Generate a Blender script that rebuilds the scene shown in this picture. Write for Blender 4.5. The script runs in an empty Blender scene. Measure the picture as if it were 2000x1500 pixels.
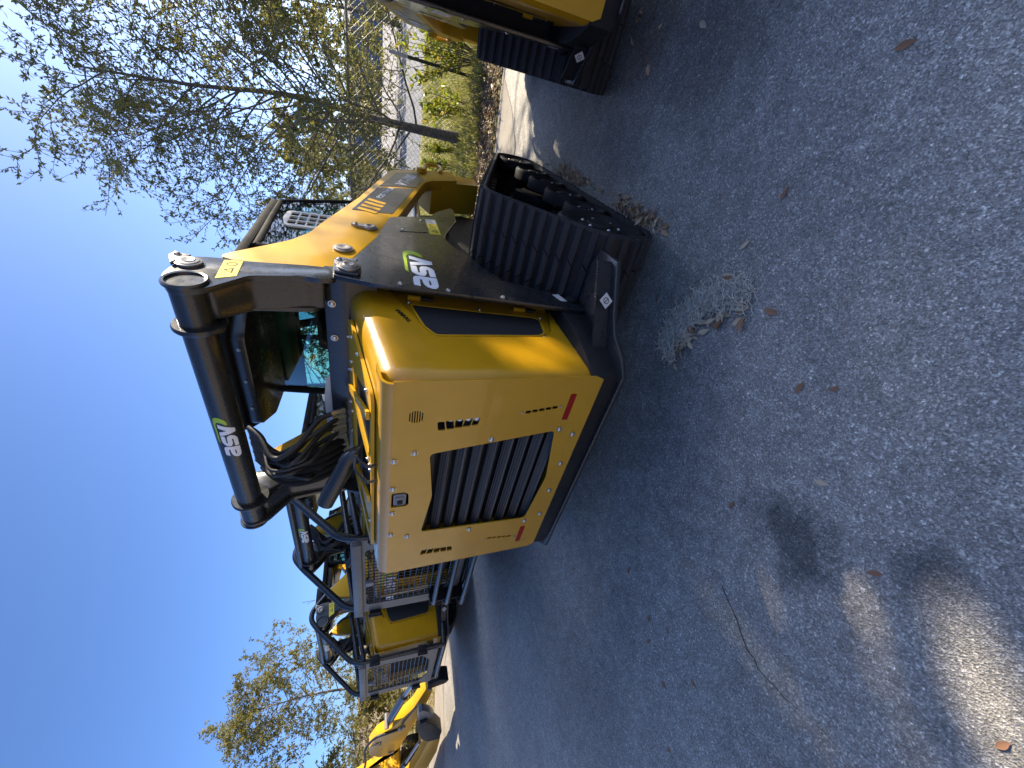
import bpy, bmesh, math, random
import numpy as np
from mathutils import Vector, Matrix
R = math.radians
random.seed(7)
rng = np.random.default_rng(7)
scene = bpy.context.scene
col = scene.collection

# ------------------------------------------------------------------ camera, sky, sun, exposure
CAM = Vector((1.343, -0.995, 1.306))
YAW, PITCH = 0.6619, 0.3459
cd = bpy.data.cameras.new('camera'); cam = bpy.data.objects.new('camera', cd); col.objects.link(cam)
fwd = Vector((-math.sin(YAW) * math.cos(PITCH), math.cos(YAW) * math.cos(PITCH), -math.sin(PITCH)))
rgt = Vector((math.cos(YAW), math.sin(YAW), 0))
dwn = fwd.cross(rgt)
# the photo is turned a quarter: the place's "down" is the picture's right, its right the picture's top
cam.matrix_world = Matrix(((dwn.x, rgt.x, -fwd.x, CAM.x), (dwn.y, rgt.y, -fwd.y, CAM.y), (dwn.z, rgt.z, -fwd.z, CAM.z), (0, 0, 0, 1)))
cd.sensor_width = 36; cd.lens = 13.61; cd.clip_start = 0.02; cd.clip_end = 1500
scene.camera = cam

SUN_AZ, SUN_EL = 32.0, 34.5          # azimuth from +Y towards +X
w = bpy.data.worlds.new('World'); scene.world = w; w.use_nodes = True
nt = w.node_tree; nt.nodes.clear()
sky = nt.nodes.new('ShaderNodeTexSky'); sky.sky_type = 'NISHITA'; sky.sun_disc = False
sky.sun_elevation = R(SUN_EL); sky.sun_rotation = R(SUN_AZ)
sky.altitude = 10; sky.air_density = 0.6; sky.dust_density = 1.8; sky.ozone_density = 9.0
bg = nt.nodes.new('ShaderNodeBackground'); bg.inputs[1].default_value = 0.083
wo = nt.nodes.new('ShaderNodeOutputWorld')
nt.links.new(sky.outputs[0], bg.inputs[0]); nt.links.new(bg.outputs[0], wo.inputs[0])
sd = bpy.data.lights.new('sun', 'SUN'); sun = bpy.data.objects.new('sun', sd); col.objects.link(sun)
sd.energy = 3.4; sd.angle = R(0.53); sd.color = (1.0, 0.88, 0.68)
sv = Vector((math.sin(R(SUN_AZ)) * math.cos(R(SUN_EL)), math.cos(R(SUN_AZ)) * math.cos(R(SUN_EL)), math.sin(R(SUN_EL))))
sun.rotation_euler = sv.to_track_quat('Z', 'Y').to_euler()
vs = scene.view_settings
vs.view_transform = 'Standard'; vs.look = 'None'; vs.gamma = 1.0; vs.use_curve_mapping = False
vs.exposure = 2.0

# ------------------------------------------------------------------ materials
def newmat(name):
    m = bpy.data.materials.new(name); m.use_nodes = True
    t = m.node_tree; b = t.nodes['Principled BSDF']
    return m, t, b
def setp(b, **k):
    names = {'color': 'Base Color', 'rough': 'Roughness', 'metal': 'Metallic', 'coat': 'Coat Weight', 'coatr': 'Coat Roughness',
             'spec': 'Specular IOR Level', 'trans': 'Transmission Weight', 'ior': 'IOR', 'alpha': 'Alpha', 'sheen': 'Sheen Weight'}
    for a, v in k.items():
        b.inputs[names[a]].default_value = (*v, 1) if a == 'color' else v
def N(t, typ, **k):
    n = t.nodes.new(typ)
    for a, v in k.items(): setattr(n, a, v)
    return n
def noise(t, scale, detail=3, rough=0.55, coord='Object', vec=None):
    n = N(t, 'ShaderNodeTexNoise'); n.inputs['Scale'].default_value = scale
    n.inputs['Detail'].default_value = detail; n.inputs['Roughness'].default_value = rough
    if vec is None:
        tc = N(t, 'ShaderNodeTexCoord'); vec = tc.outputs[coord]
    t.links.new(vec, n.inputs['Vector'])
    return n
def ramp(t, fac, stops):
    r = N(t, 'ShaderNodeValToRGB'); e = r.color_ramp.elements
    while len(e) > 1: e.remove(e[-1])
    e[0].position, e[0].color = stops[0][0], (*stops[0][1], 1)
    for p, c in stops[1:]:
        x = e.new(p); x.color = (*c, 1)
    t.links.new(fac, r.inputs[0]); return r
def bump(t, b, fac, strength=0.1, dist=0.01):
    n = N(t, 'ShaderNodeBump'); n.inputs['Strength'].default_value = strength; n.inputs['Distance'].default_value = dist
    t.links.new(fac, n.inputs['Height']); t.links.new(n.outputs[0], b.inputs['Normal'])
def mixc(t, fac, a, b_, blend='MIX'):
    m = N(t, 'ShaderNodeMix', data_type='RGBA', blend_type=blend)
    for s, v in ((m.inputs[0], fac), (m.inputs[6], a), (m.inputs[7], b_)):
        if isinstance(v, tuple): s.default_value = (*v, 1)
        elif isinstance(v, (int, float)): s.default_value = v
        else: t.links.new(v, s)
    return m.outputs[2]

M = {}
def paint(name, c, c2, rough=0.32, coat=0.35, metal=0.0, dirt=0.5, peel=0.02):
    m, t, b = newmat(name)
    n = noise(t, 5, 5); r = ramp(t, n.outputs[0], [(0.3, c2), (0.62, c)])
    t.links.new(r.outputs[0], b.inputs['Base Color'])
    n2 = noise(t, 30, 6); rr = N(t, 'ShaderNodeMapRange')
    rr.inputs[1].default_value = .35; rr.inputs[2].default_value = .75; rr.inputs[3].default_value = rough; rr.inputs[4].default_value = rough + .18 * dirt
    t.links.new(n2.outputs[0], rr.inputs[0]); t.links.new(rr.outputs[0], b.inputs['Roughness'])
    setp(b, coat=coat, coatr=0.08, metal=metal)
    n3 = noise(t, 240, 2); bump(t, b, n3.outputs[0], peel, 0.01)
    M[name] = m; return m
paint('yellow', (0.58, 0.315, 0.010), (0.54, 0.29, 0.010), rough=0.38, coat=0.10, dirt=.4)
M['yellow'].node_tree.nodes['Principled BSDF'].inputs['Specular IOR Level'].default_value = .25
paint('gloss_yellow', (0.52, 0.270, 0.005), (0.46, 0.236, 0.005), rough=0.28, coat=0.42, dirt=.6, peel=.015)
M['gloss_yellow'].node_tree.nodes['Principled BSDF'].inputs['Coat Roughness'].default_value = .035
paint('tread', (0.018, 0.018, 0.020), (0.030, 0.028, 0.026), rough=0.7, coat=0.0, dirt=.9, peel=.15)
paint('black', (0.016, 0.017, 0.019), (0.022, 0.022, 0.023), rough=0.26, coat=0.25, dirt=.6)
paint('black_matte', (0.012, 0.012, 0.013), (0.022, 0.021, 0.020), rough=0.5, coat=0.0, dirt=.8)
paint('cab_black', (0.012, 0.012, 0.013), (0.016, 0.016, 0.016), rough=0.7, coat=0.0)
M['cab_black'].node_tree.nodes['Principled BSDF'].inputs['Specular IOR Level'].default_value = .08
paint('grey_guard', (0.10, 0.105, 0.11), (0.08, 0.085, 0.09), rough=0.4, coat=0.1)
paint('rubber', (0.008, 0.008, 0.010), (0.012, 0.012, 0.013), rough=0.62, coat=0.0, dirt=.9, peel=.12)
paint('hose', (0.010, 0.010, 0.011), (0.016, 0.016, 0.016), rough=0.5, coat=0.0, peel=.2)
paint('fabric', (0.014, 0.014, 0.016), (0.02, 0.02, 0.02), rough=0.9, coat=0.0, peel=.2)
paint('headliner', (0.22, 0.20, 0.17), (0.20, 0.18, 0.15), rough=0.8, coat=0.0)
paint('white_decal', (0.72, 0.75, 0.80), (0.70, 0.73, 0.78), rough=0.4, coat=0.1)
paint('green_decal', (0.33, 0.50, 0.02), (0.33, 0.49, 0.02), rough=0.4, coat=0.1)
paint('dark_decal', (0.020, 0.020, 0.018), (0.026, 0.025, 0.022), rough=0.3, coat=0.05)
paint('yellow_sticker', (0.75, 0.62, 0.04), (0.72, 0.60, 0.05), rough=0.4, coat=0.2)
paint('red', (0.28, 0.006, 0.006), (0.24, 0.005, 0.005), rough=0.5, coat=0.0)
for k_ in ('black_matte', 'red', 'fabric'): setp(M[k_].node_tree.nodes['Principled BSDF'], spec=.2)
paint('grey_plastic', (0.22, 0.22, 0.23), (0.20, 0.20, 0.21), rough=0.5, coat=0.0)
paint('white_plastic', (0.62, 0.60, 0.55), (0.58, 0.56, 0.52), rough=0.5, coat=0.0)
m, t, b = newmat('steel'); setp(b, color=(0.52, 0.50, 0.46), metal=1.0, rough=0.3); bump(t, b, noise(t, 90).outputs[0], .05); M['steel'] = m
m, t, b = newmat('pin'); setp(b, color=(0.30, 0.27, 0.24), metal=0.7, rough=0.42); bump(t, b, noise(t, 60).outputs[0], .1); M['pin'] = m
m, t, b = newmat('lamp_lens'); setp(b, color=(0.75, 0.75, 0.78), rough=0.12, coat=.6); bump(t, b, noise(t, 60).outputs[0], .3); M['lamp_lens'] = m

def mesh_mat(name, scale, c0, c1, metal=0.0):
    m, t, b = newmat(name)
    tc = N(t, 'ShaderNodeTexCoord'); v = N(t, 'ShaderNodeTexVoronoi'); v.inputs['Scale'].default_value = scale
    v.inputs['Randomness'].default_value = 0.0
    t.links.new(tc.outputs['Object'], v.inputs['Vector'])
    r = ramp(t, v.outputs['Distance'], [(0.30, c0), (0.42, c1)])
    t.links.new(r.outputs[0], b.inputs['Base Color']); setp(b, rough=0.45, metal=metal)
    bump(t, b, v.outputs['Distance'], .4, .004); M[name] = m
mesh_mat('perforated', 130, (0.004, 0.004, 0.004), (0.030, 0.030, 0.031))
mesh_mat('perforated_slat', 120, (0.002, 0.002, 0.002), (0.085, 0.080, 0.074))
for k_ in ('perforated', 'perforated_slat'): setp(M[k_].node_tree.nodes['Principled BSDF'], rough=.6, spec=.25)

def glass(name, tint, refl=1.45):
    m, t, b = newmat(name); t.nodes.remove(b)
    out = t.nodes['Material Output']
    tr = N(t, 'ShaderNodeBsdfTransparent'); tr.inputs[0].default_value = (*tint, 1)
    gl = N(t, 'ShaderNodeBsdfGlossy'); gl.inputs['Roughness'].default_value = 0.02
    fr = N(t, 'ShaderNodeFresnel'); fr.inputs[0].default_value = refl
    mx = N(t, 'ShaderNodeMixShader')
    t.links.new(fr.outputs[0], mx.inputs[0]); t.links.new(tr.outputs[0], mx.inputs[1]); t.links.new(gl.outputs[0], mx.inputs[2])
    t.links.new(mx.outputs[0], out.inputs[0]); M[name] = m
glass('glass', (0.55, 0.74, 0.72))

def leafmat(name, cols, rough=0.42, transl=0.35, spec=0.5):
    m, t, b = newmat(name)
    g = N(t, 'ShaderNodeNewGeometry')
    r = ramp(t, g.outputs['Random Per Island'], [(i / max(1, len(cols) - 1), c) for i, c in enumerate(cols)])
    t.links.new(r.outputs[0], b.inputs['Base Color']); setp(b, rough=rough, spec=spec)
    if transl:
        out = t.nodes['Material Output']
        tl = N(t, 'ShaderNodeBsdfTranslucent'); mx = N(t, 'ShaderNodeMixShader'); mx.inputs[0].default_value = transl
        t.links.new(r.outputs[0], tl.inputs[0])
        t.links.new(b.outputs[0], mx.inputs[1]); t.links.new(tl.outputs[0], mx.inputs[2]); t.links.new(mx.outputs[0], out.inputs[0])
    M[name] = m
leafmat('oak_leaf', [(0.15, 0.155, 0.04), (0.19, 0.19, 0.045), (0.14, 0.16, 0.04), (0.24, 0.21, 0.05), (0.16, 0.17, 0.06), (0.25, 0.20, 0.08)], 0.4, .6, .4)
leafmat('far_leaf', [(0.15, 0.14, 0.035), (0.20, 0.18, 0.045), (0.16, 0.16, 0.04), (0.25, 0.21, 0.06)], 0.5, .6, .3)
leafmat('bush_leaf', [(0.22, 0.28, 0.02), (0.30, 0.34, 0.025), (0.20, 0.26, 0.025), (0.36, 0.34, 0.03), (0.40, 0.22, 0.03)], 0.35, .5)
leafmat('dry_leaf', [(0.32, 0.17, 0.08), (0.52, 0.38, 0.22), (0.24, 0.12, 0.06), (0.60, 0.47, 0.30), (0.36, 0.22, 0.12)], 0.6, .1)
leafmat('litter_leaf', [(0.22, 0.12, 0.06), (0.34, 0.24, 0.14), (0.16, 0.085, 0.045), (0.40, 0.30, 0.20), (0.25, 0.15, 0.08)], 0.55, .15)
leafmat('pale_leaf', [(0.66, 0.54, 0.36), (0.56, 0.43, 0.26), (0.70, 0.60, 0.43)], 0.6, .1)
leafmat('brown_leaf', [(0.34, 0.165, 0.080), (0.27, 0.13, 0.065), (0.42, 0.23, 0.12)], 0.6, .1)
leafmat('grass_blade', [(0.20, 0.22, 0.03), (0.28, 0.28, 0.05), (0.34, 0.30, 0.10), (0.21, 0.24, 0.03), (0.40, 0.34, 0.15)], 0.5, .35)
leafmat('moss', [(0.58, 0.54, 0.44), (0.68, 0.63, 0.52), (0.44, 0.41, 0.34)], 0.8, .15)

m, t, b = newmat('bark')
n = noise(t, 28, 6); r = ramp(t, n.outputs[0], [(0.3, (0.07, 0.060, 0.050)), (0.62, (0.19, 0.165, 0.135))])
t.links.new(r.outputs[0], b.inputs['Base Color']); setp(b, rough=0.9); bump(t, b, n.outputs[0], .8, .02); M['bark'] = m

# asphalt: worn aggregate in dark binder
m, t, b = newmat('asphalt')
tc = N(t, 'ShaderNodeTexCoord')
v1 = N(t, 'ShaderNodeTexVoronoi'); v1.inputs['Scale'].default_value = 260; t.links.new(tc.outputs['Object'], v1.inputs['Vector'])
v2 = N(t, 'ShaderNodeTexVoronoi'); v2.inputs['Scale'].default_value = 150; t.links.new(tc.outputs['Object'], v2.inputs['Vector'])
s1 = N(t, 'ShaderNodeSeparateColor'); t.links.new(v1.outputs['Color'], s1.inputs[0])
s2 = N(t, 'ShaderNodeSeparateColor'); t.links.new(v2.outputs['Color'], s2.inputs[0])
r1 = ramp(t, s1.outputs[0], [(0.0, (0.205, 0.188, 0.160)), (0.40, (0.305, 0.280, 0.240)), (0.75, (0.390, 0.358, 0.310)), (0.92, (0.49, 0.455, 0.40)), (1.0, (0.66, 0.62, 0.55))])
r2 = ramp(t, s2.outputs[1], [(0.0, (0.7, 0.7, 0.7)), (0.85, (1.0, 1.0, 1.0)), (0.95, (1.3, 1.3, 1.28)), (1.0, (1.7, 1.7, 1.67))])
c = mixc(t, 1.0, r1.outputs[0], r2.outputs[0], 'MULTIPLY')
nl = noise(t, 0.9, 5, .6, vec=tc.outputs['Object']); rl = ramp(t, nl.outputs[0], [(0.30, (0.72, 0.72, 0.72)), (0.55, (1.0, 1.0, 1.0)), (0.75, (1.22, 1.20, 1.16))])
c = mixc(t, 1.0, c, rl.outputs[0], 'MULTIPLY')
nm = noise(t, 14, 4, .6, vec=tc.outputs['Object']); rm = ramp(t, nm.outputs[0], [(0.3, (0.8, 0.8, 0.8)), (0.7, (1.15, 1.15, 1.15))])
c = mixc(t, 1.0, c, rm.outputs[0], 'MULTIPLY')
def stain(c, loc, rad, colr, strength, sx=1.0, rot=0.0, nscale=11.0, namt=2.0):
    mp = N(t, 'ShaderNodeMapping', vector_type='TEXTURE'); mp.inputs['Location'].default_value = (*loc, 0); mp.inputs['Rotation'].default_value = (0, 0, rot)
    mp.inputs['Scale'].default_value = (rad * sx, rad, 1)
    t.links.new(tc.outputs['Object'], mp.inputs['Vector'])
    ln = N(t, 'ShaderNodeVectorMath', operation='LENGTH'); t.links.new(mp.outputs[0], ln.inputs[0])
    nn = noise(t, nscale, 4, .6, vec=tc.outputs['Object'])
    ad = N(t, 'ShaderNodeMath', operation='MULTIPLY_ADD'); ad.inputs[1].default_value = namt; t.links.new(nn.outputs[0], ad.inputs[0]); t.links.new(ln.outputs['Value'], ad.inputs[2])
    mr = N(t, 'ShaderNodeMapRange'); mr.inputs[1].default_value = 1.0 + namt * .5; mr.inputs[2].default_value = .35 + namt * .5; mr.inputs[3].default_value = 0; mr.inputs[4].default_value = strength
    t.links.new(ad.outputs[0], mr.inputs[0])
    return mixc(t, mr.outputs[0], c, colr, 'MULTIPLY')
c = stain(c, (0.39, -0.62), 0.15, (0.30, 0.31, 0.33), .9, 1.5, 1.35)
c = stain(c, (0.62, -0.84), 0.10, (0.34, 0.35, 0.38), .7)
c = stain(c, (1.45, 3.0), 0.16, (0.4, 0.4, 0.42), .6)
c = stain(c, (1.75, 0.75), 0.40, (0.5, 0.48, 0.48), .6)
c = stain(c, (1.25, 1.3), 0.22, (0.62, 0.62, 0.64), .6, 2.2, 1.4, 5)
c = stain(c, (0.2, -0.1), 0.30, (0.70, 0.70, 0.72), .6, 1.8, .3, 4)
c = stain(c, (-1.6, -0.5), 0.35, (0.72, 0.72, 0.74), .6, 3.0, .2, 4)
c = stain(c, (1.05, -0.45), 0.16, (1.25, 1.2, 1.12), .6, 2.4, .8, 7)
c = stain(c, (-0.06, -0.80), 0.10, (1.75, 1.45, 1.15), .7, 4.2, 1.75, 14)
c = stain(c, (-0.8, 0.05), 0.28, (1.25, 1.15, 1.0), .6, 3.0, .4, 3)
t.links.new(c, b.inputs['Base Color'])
setp(b, spec=.5)
rr = N(t, 'ShaderNodeMapRange'); rr.inputs[3].default_value = .45; rr.inputs[4].default_value = .85
t.links.new(s1.outputs[1], rr.inputs[0]); t.links.new(rr.outputs[0], b.inputs['Roughness'])
bump(t, b, v1.outputs['Distance'], .7, .004)
M['asphalt'] = m

def ground_mat(name, stops, scale, rough=.9, bs=.5, fine=120):
    m, t, b = newmat(name)
    n = noise(t, scale, 6, .65); n2 = noise(t, fine, 4, .6)
    r = ramp(t, n.outputs[0], stops)
    r2 = ramp(t, n2.outputs[0], [(0.3, (0.75, 0.75, 0.75)), (0.7, (1.2, 1.2, 1.2))])
    t.links.new(mixc(t, 1.0, r.outputs[0], r2.outputs[0], 'MULTIPLY'), b.inputs['Base Color'])
    setp(b, rough=rough); bump(t, b, n2.outputs[0], bs, .01); M[name] = m
ground_mat('concrete', [(0.25, (0.19, 0.16, 0.13)), (0.5, (0.26, 0.23, 0.19)), (0.75, (0.31, 0.28, 0.24))], 2.2, .85, .3)
ground_mat('pale_concrete', [(0.25, (0.165, 0.152, 0.145)), (0.75, (0.21, 0.195, 0.188))], 0.6, .85, .2, 20)
ground_mat('road', [(0.3, (0.075, 0.078, 0.085)), (0.7, (0.11, 0.112, 0.12))], 0.7, .7, .3, 60)
ground_mat('soil', [(0.3, (0.17, 0.145, 0.06)), (0.5, (0.23, 0.21, 0.07)), (0.7, (0.28, 0.24, 0.12))], 1.6, .95, .8)
ground_mat('mulch_soil', [(0.3, (0.07, 0.045, 0.028)), (0.6, (0.16, 0.11, 0.07)), (0.75, (0.22, 0.17, 0.11))], 6, .95, .8)
ground_mat('wood', [(0.3, (0.20, 0.155, 0.11)), (0.7, (0.30, 0.24, 0.18))], 3, .9, .3)
ground_mat('galvanised', [(0.3, (0.15, 0.155, 0.16)), (0.7, (0.21, 0.215, 0.22))], 20, .45, .1)
ground_mat('dark_crack', [(0.3, (0.012, 0.012, 0.012)), (0.7, (0.02, 0.02, 0.02))], 20, .95, .3)

# ------------------------------------------------------------------ mesh helpers
def link(o, parent=None, name=None):
    col.objects.link(o)
    if parent is not None: o.parent = parent
    return o
def finish(me, mat, smooth=35):
    if mat: me.materials.append(M[mat])
    if smooth:
        me.polygons.foreach_set('use_smooth', [True] * len(me.polygons)); me.set_sharp_from_angle(angle=R(smooth))
    me.update()
def obj(name, me, parent=None, loc=None):
    o = bpy.data.objects.new(name, me); link(o, parent)
    if loc is not None: o.location = loc
    return o
def tag(o, label=None, cat=None, group=None, kind=None):
    if label: o['label'] = label
    if cat: o['category'] = cat
    if group: o['group'] = group
    if kind: o['kind'] = kind
    return o
def empty(name, loc=(0, 0, 0), rz=0.0):
    o = bpy.data.objects.new(name, None); o.empty_display_size = .2; link(o)
    o.location = loc; o.rotation_euler = (0, 0, rz); return o
class MB:
    def __init__(s): s.v = []; s.f = []
    def add(s, vs, fs):
        k = len(s.v); s.v += [tuple(x) for x in vs]; s.f += [tuple(i + k for i in f) for f in fs]; return s
    def box(s, lo, hi, mat=None):
        (a, b_, c_), (d, e, f) = lo, hi
        vs = [Vector(p) for p in ((a, b_, c_), (d, b_, c_), (d, e, c_), (a, e, c_), (a, b_, f), (d, b_, f), (d, e, f), (a, e, f))]
        if mat is not None: vs = [mat @ x for x in vs]
        return s.add(vs, [(0, 3, 2, 1), (4, 5, 6, 7), (0, 1, 5, 4), (1, 2, 6, 5), (2, 3, 7, 6), (3, 0, 4, 7)])
    def prism(s, pts, axis, a, b_, fn=None):
        """polygon pts extruded along axis from a to b_; axis x: pts=(y,z); y: (x,z); z: (x,y)"""
        def mk(p, h):
            q = {'x': (h, p[0], p[1]), 'y': (p[0], h, p[1]), 'z': (p[0], p[1], h)}[axis]
            return fn(Vector(q)) if fn else q
        n = len(pts); vs = [mk(p, a) for p in pts] + [mk(p, b_) for p in pts]
        fs = [tuple(range(n))[::-1], tuple(range(n, 2 * n))] + [(i, (i + 1) % n, n + (i + 1) % n, n + i) for i in range(n)]
        return s.add(vs, fs)
    def tube(s, path, r, n=12, cap=True, smooth_pts=0):
        P = [Vector(p) for p in path]
        if smooth_pts: P = catmull(P, smooth_pts)
        rr = r if isinstance(r, (list, tuple)) else [r] * len(P)
        if len(rr) != len(P): rr = [rr[0] + (rr[-1] - rr[0]) * i / (len(P) - 1) for i in range(len(P))]
        T = []
        for i in range(len(P)):
            d = (P[min(i + 1, len(P) - 1)] - P[max(i - 1, 0)]); T.append(d.normalized() if d.length else Vector((0, 0, 1)))
        u = T[0].orthogonal().normalized(); rings = []
        for i in range(len(P)):
            u = (u - T[i] * u.dot(T[i])).normalized(); v_ = T[i].cross(u)
            rings.append([P[i] + (u * math.cos(2 * math.pi * k / n) + v_ * math.sin(2 * math.pi * k / n)) * rr[i] for k in range(n)])
        vs = [x for g in rings for x in g]; fs = []
        for i in range(len(P) - 1):
            for k in range(n): fs.append((i * n + k, i * n + (k + 1) % n, (i + 1) * n + (k + 1) % n, (i + 1) * n + k))
        if cap: fs += [tuple(range(n))[::-1], tuple(range((len(P) - 1) * n, len(P) * n))]
        return s.add(vs, fs)
    def lathe(s, prof, c, axis='x', n=24):
        """prof: list of (offset along axis, radius) around centre c"""
        vs = []; fs = []
        for (h, r_) in prof:
            for k in range(n):
                a = 2 * math.pi * k / n; p = (r_ * math.cos(a), r_ * math.sin(a))
                q = {'x': (h, p[0], p[1]), 'y': (p[1], h, p[0]), 'z': (p[0], p[1], h)}[axis]
                vs.append((c[0] + q[0], c[1] + q[1], c[2] + q[2]))
        for i in range(len(prof) - 1):
            for k in range(n): fs.append((i * n + k, i * n + (k + 1) % n, (i + 1) * n + (k + 1) % n, (i + 1) * n + k))
        fs += [tuple(range(n))[::-1], tuple(range((len(prof) - 1) * n, len(prof) * n))]
        return s.add(vs, fs)
    def mesh(s, name, mat, bevel=0, seg=2, smooth=35, bang=30):
        me = bpy.data.meshes.new(name); me.from_pydata(s.v, [], s.f)
        bm = bmesh.new(); bm.from_mesh(me); bmesh.ops.recalc_face_normals(bm, faces=bm.faces)
        if bevel:
            ed = [e for e in bm.edges if len(e.link_faces) == 2 and e.calc_face_angle(0) > R(bang)]
            bmesh.ops.bevel(bm, geom=ed, offset=bevel, segments=seg, affect='EDGES', profile=.5, clamp_overlap=True)
        bm.to_mesh(me); bm.free(); finish(me, mat, smooth); return me
    def build(s, name, mat, parent=None, **k): return obj(name, s.mesh(name, mat, **k), parent)
def catmull(P, k):
    out = []
    for i in range(len(P) - 1):
        a, b_, c_, d = P[max(i - 1, 0)], P[i], P[i + 1], P[min(i + 2, len(P) - 1)]
        for j in range(k):
            x = j / k
            out.append(.5 * ((2 * b_) + (c_ - a) * x + (2 * a - 5 * b_ + 4 * c_ - d) * x * x + (3 * b_ - a - 3 * c_ + d) * x ** 3))
    out.append(P[-1]); return out
def rounded(path, rad, k=5):
    """polyline with rounded corners"""
    P = [Vector(p) for p in path]; out = [P[0]]
    for i in range(1, len(P) - 1):
        a = (P[i - 1] - P[i]); c_ = (P[i + 1] - P[i]); r_ = min(rad, a.length * .45, c_.length * .45)
        p0 = P[i] + a.normalized() * r_; p1 = P[i] + c_.normalized() * r_
        for j in range(k + 1):
            x = j / k; out.append((1 - x) ** 2 * p0 + 2 * x * (1 - x) * P[i] + x * x * p1)
    out.append(P[-1]); return out
def rpoly(pts, rad, k=4):
    P = [Vector((p[0], p[1], 0)) for p in pts]; n = len(P); out = []
    for i in range(n):
        a = P[i - 1] - P[i]; c_ = P[(i + 1) % n] - P[i]; r_ = min(rad, a.length * .45, c_.length * .45)
        p0 = P[i] + a.normalized() * r_; p1 = P[i] + c_.normalized() * r_
        for j in range(k + 1):
            x = j / k; q = (1 - x) ** 2 * p0 + 2 * x * (1 - x) * P[i] + x * x * p1; out.append((q.x, q.y))
    return out
def curve_mesh(loops, thick, bev=0.0):
    """flat plate with holes from 2D loops, thickness along local z, via a filled 2D curve"""
    cu = bpy.data.curves.new('plate', 'CURVE'); cu.dimensions = '2D'; cu.fill_mode = 'BOTH'
    cu.extrude = thick / 2; cu.bevel_depth = bev; cu.offset = -bev; cu.bevel_resolution = 1
    for L in loops:
        sp = cu.splines.new('POLY'); sp.points.add(len(L) - 1)
        for p, q in zip(sp.points, L): p.co = (q[0], q[1], 0, 1)
        sp.use_cyclic_u = True
    o = bpy.data.objects.new('plate', cu); me = bpy.data.meshes.new_from_object(o)
    bpy.data.objects.remove(o); bpy.data.curves.remove(cu); return me
def text_mesh(body, size, bold=0.0, shear=0.0, thick=0.001):
    cu = bpy.data.curves.new('txt', 'FONT'); cu.body = body; cu.size = size; cu.offset = bold; cu.shear = shear; cu.extrude = thick / 2
    cu.align_x = 'LEFT'
    o = bpy.data.objects.new('txt', cu); me = bpy.data.meshes.new_from_object(o)
    bpy.data.objects.remove(o); bpy.data.curves.remove(cu); return me
def remap(me, fn):
    n = len(me.vertices); a = np.empty(n * 3, dtype=np.float32); me.vertices.foreach_get('co', a); a = a.reshape(-1, 3)
    out = np.array([tuple(fn(*p)) for p in a], dtype=np.float32); me.vertices.foreach_set('co', out.ravel())
    bm = bmesh.new(); bm.from_mesh(me); bmesh.ops.recalc_face_normals(bm, faces=bm.faces); bm.to_mesh(me); bm.free(); me.update(); return me
def plate(name, loops, axis, pos, thick, mat, parent, bev=0.0, fn=None, smooth=30):
    """axis x: loops in (y,z) at x=pos; axis y: (x,z); axis z: (x,y)"""
    me = curve_mesh(loops, max(thick - 2 * bev, 1e-4), bev); me.name = name
    def mp(a, b_, c_):
        q = {'x': (pos + c_, a, b_), 'y': (a, pos + c_, b_), 'z': (a, b_, pos + c_)}[axis]
        return fn(Vector(q)) if fn else q
    remap(me, mp); finish(me, mat, smooth); return obj(name, me, parent)
def pts_obj(name, V, F, mat, parent=None, smooth=False):
    """numpy verts (n,3) and quads (m,4) or tris (m,3)"""
    me = bpy.data.meshes.new(name); V = np.asarray(V, dtype=np.float32); F = np.asarray(F, dtype=np.int32)
    k = F.shape[1]; me.vertices.add(len(V)); me.vertices.foreach_set('co', V.ravel())
    me.loops.add(F.size); me.loops.foreach_set('vertex_index', F.ravel())
    me.polygons.add(len(F)); me.polygons.foreach_set('loop_start', np.arange(0, F.size, k, dtype=np.int32))
    me.update(calc_edges=True); me.materials.append(M[mat])
    if smooth: me.polygons.foreach_set('use_smooth', [True] * len(F))
    return obj(name, me, parent)
def leaf_cloud(name, P, D, L, W, mat, parent=None, up=None, fold=0.25):
    """leaves: base points P, directions D, lengths L, widths W: pointed, folded along the rib"""
    n = len(P); D = D / np.linalg.norm(D, axis=1, keepdims=True)
    if up is None: up = rng.normal(size=(n, 3))
    S = np.cross(D, up); S /= (np.linalg.norm(S, axis=1, keepdims=True) + 1e-9); U = np.cross(S, D)
    L = np.asarray(L)[:, None]; W = np.asarray(W)[:, None]
    a = P; m_ = P + D * L * .5; tip = P + D * L
    l_ = m_ + S * W * .5 + U * W * fold; r_ = m_ - S * W * .5 + U * W * fold
    V = np.stack([a, l_, tip, r_], 1).reshape(-1, 3)
    i = np.arange(n)[:, None] * 4
    F = np.concatenate([i + np.array([[0, 2, 1]]), i + np.array([[0, 3, 2]])], 0)
    return pts_obj(name, V, F, mat, parent)

# ------------------------------------------------------------------ the setting: ground, kerb, verge, road
def sheet(name, pts, z, mat, kind='structure', sub=0):
    me = bpy.data.meshes.new(name); me.from_pydata([(p[0], p[1], z) for p in pts], [], [tuple(range(len(pts)))])
    finish(me, mat, 0); o = obj(name, me); o['kind'] = kind; return o
sheet('ground', [(-600, -600), (600, -600), (600, 600), (-600, 600)], -0.03, 'soil')
edge = [(-60, -12.0), (-20, -2.6), (-9.0, 0.42), (-7.8, 1.49), (-4.0, 2.2), (1.0, 3.2), (1.28, 3.55), (1.52, 4.03), (2.2, 4.3), (8, 5.3), (40, 11)]
vedge = [(-60, -9.8), (-20, -0.9), (-10.4, 1.2), (-8.7, 1.9), (-4.0, 2.95), (0.9, 3.95), (1.2, 4.06), (1.54, 4.12), (2.2, 4.42), (8, 5.42), (40, 11.12)]
sheet('asphalt_lot', [(40, -60), (40, 11)] + edge[::-1][1:] + [(-60, -60)], 0.0, 'asphalt')
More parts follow.
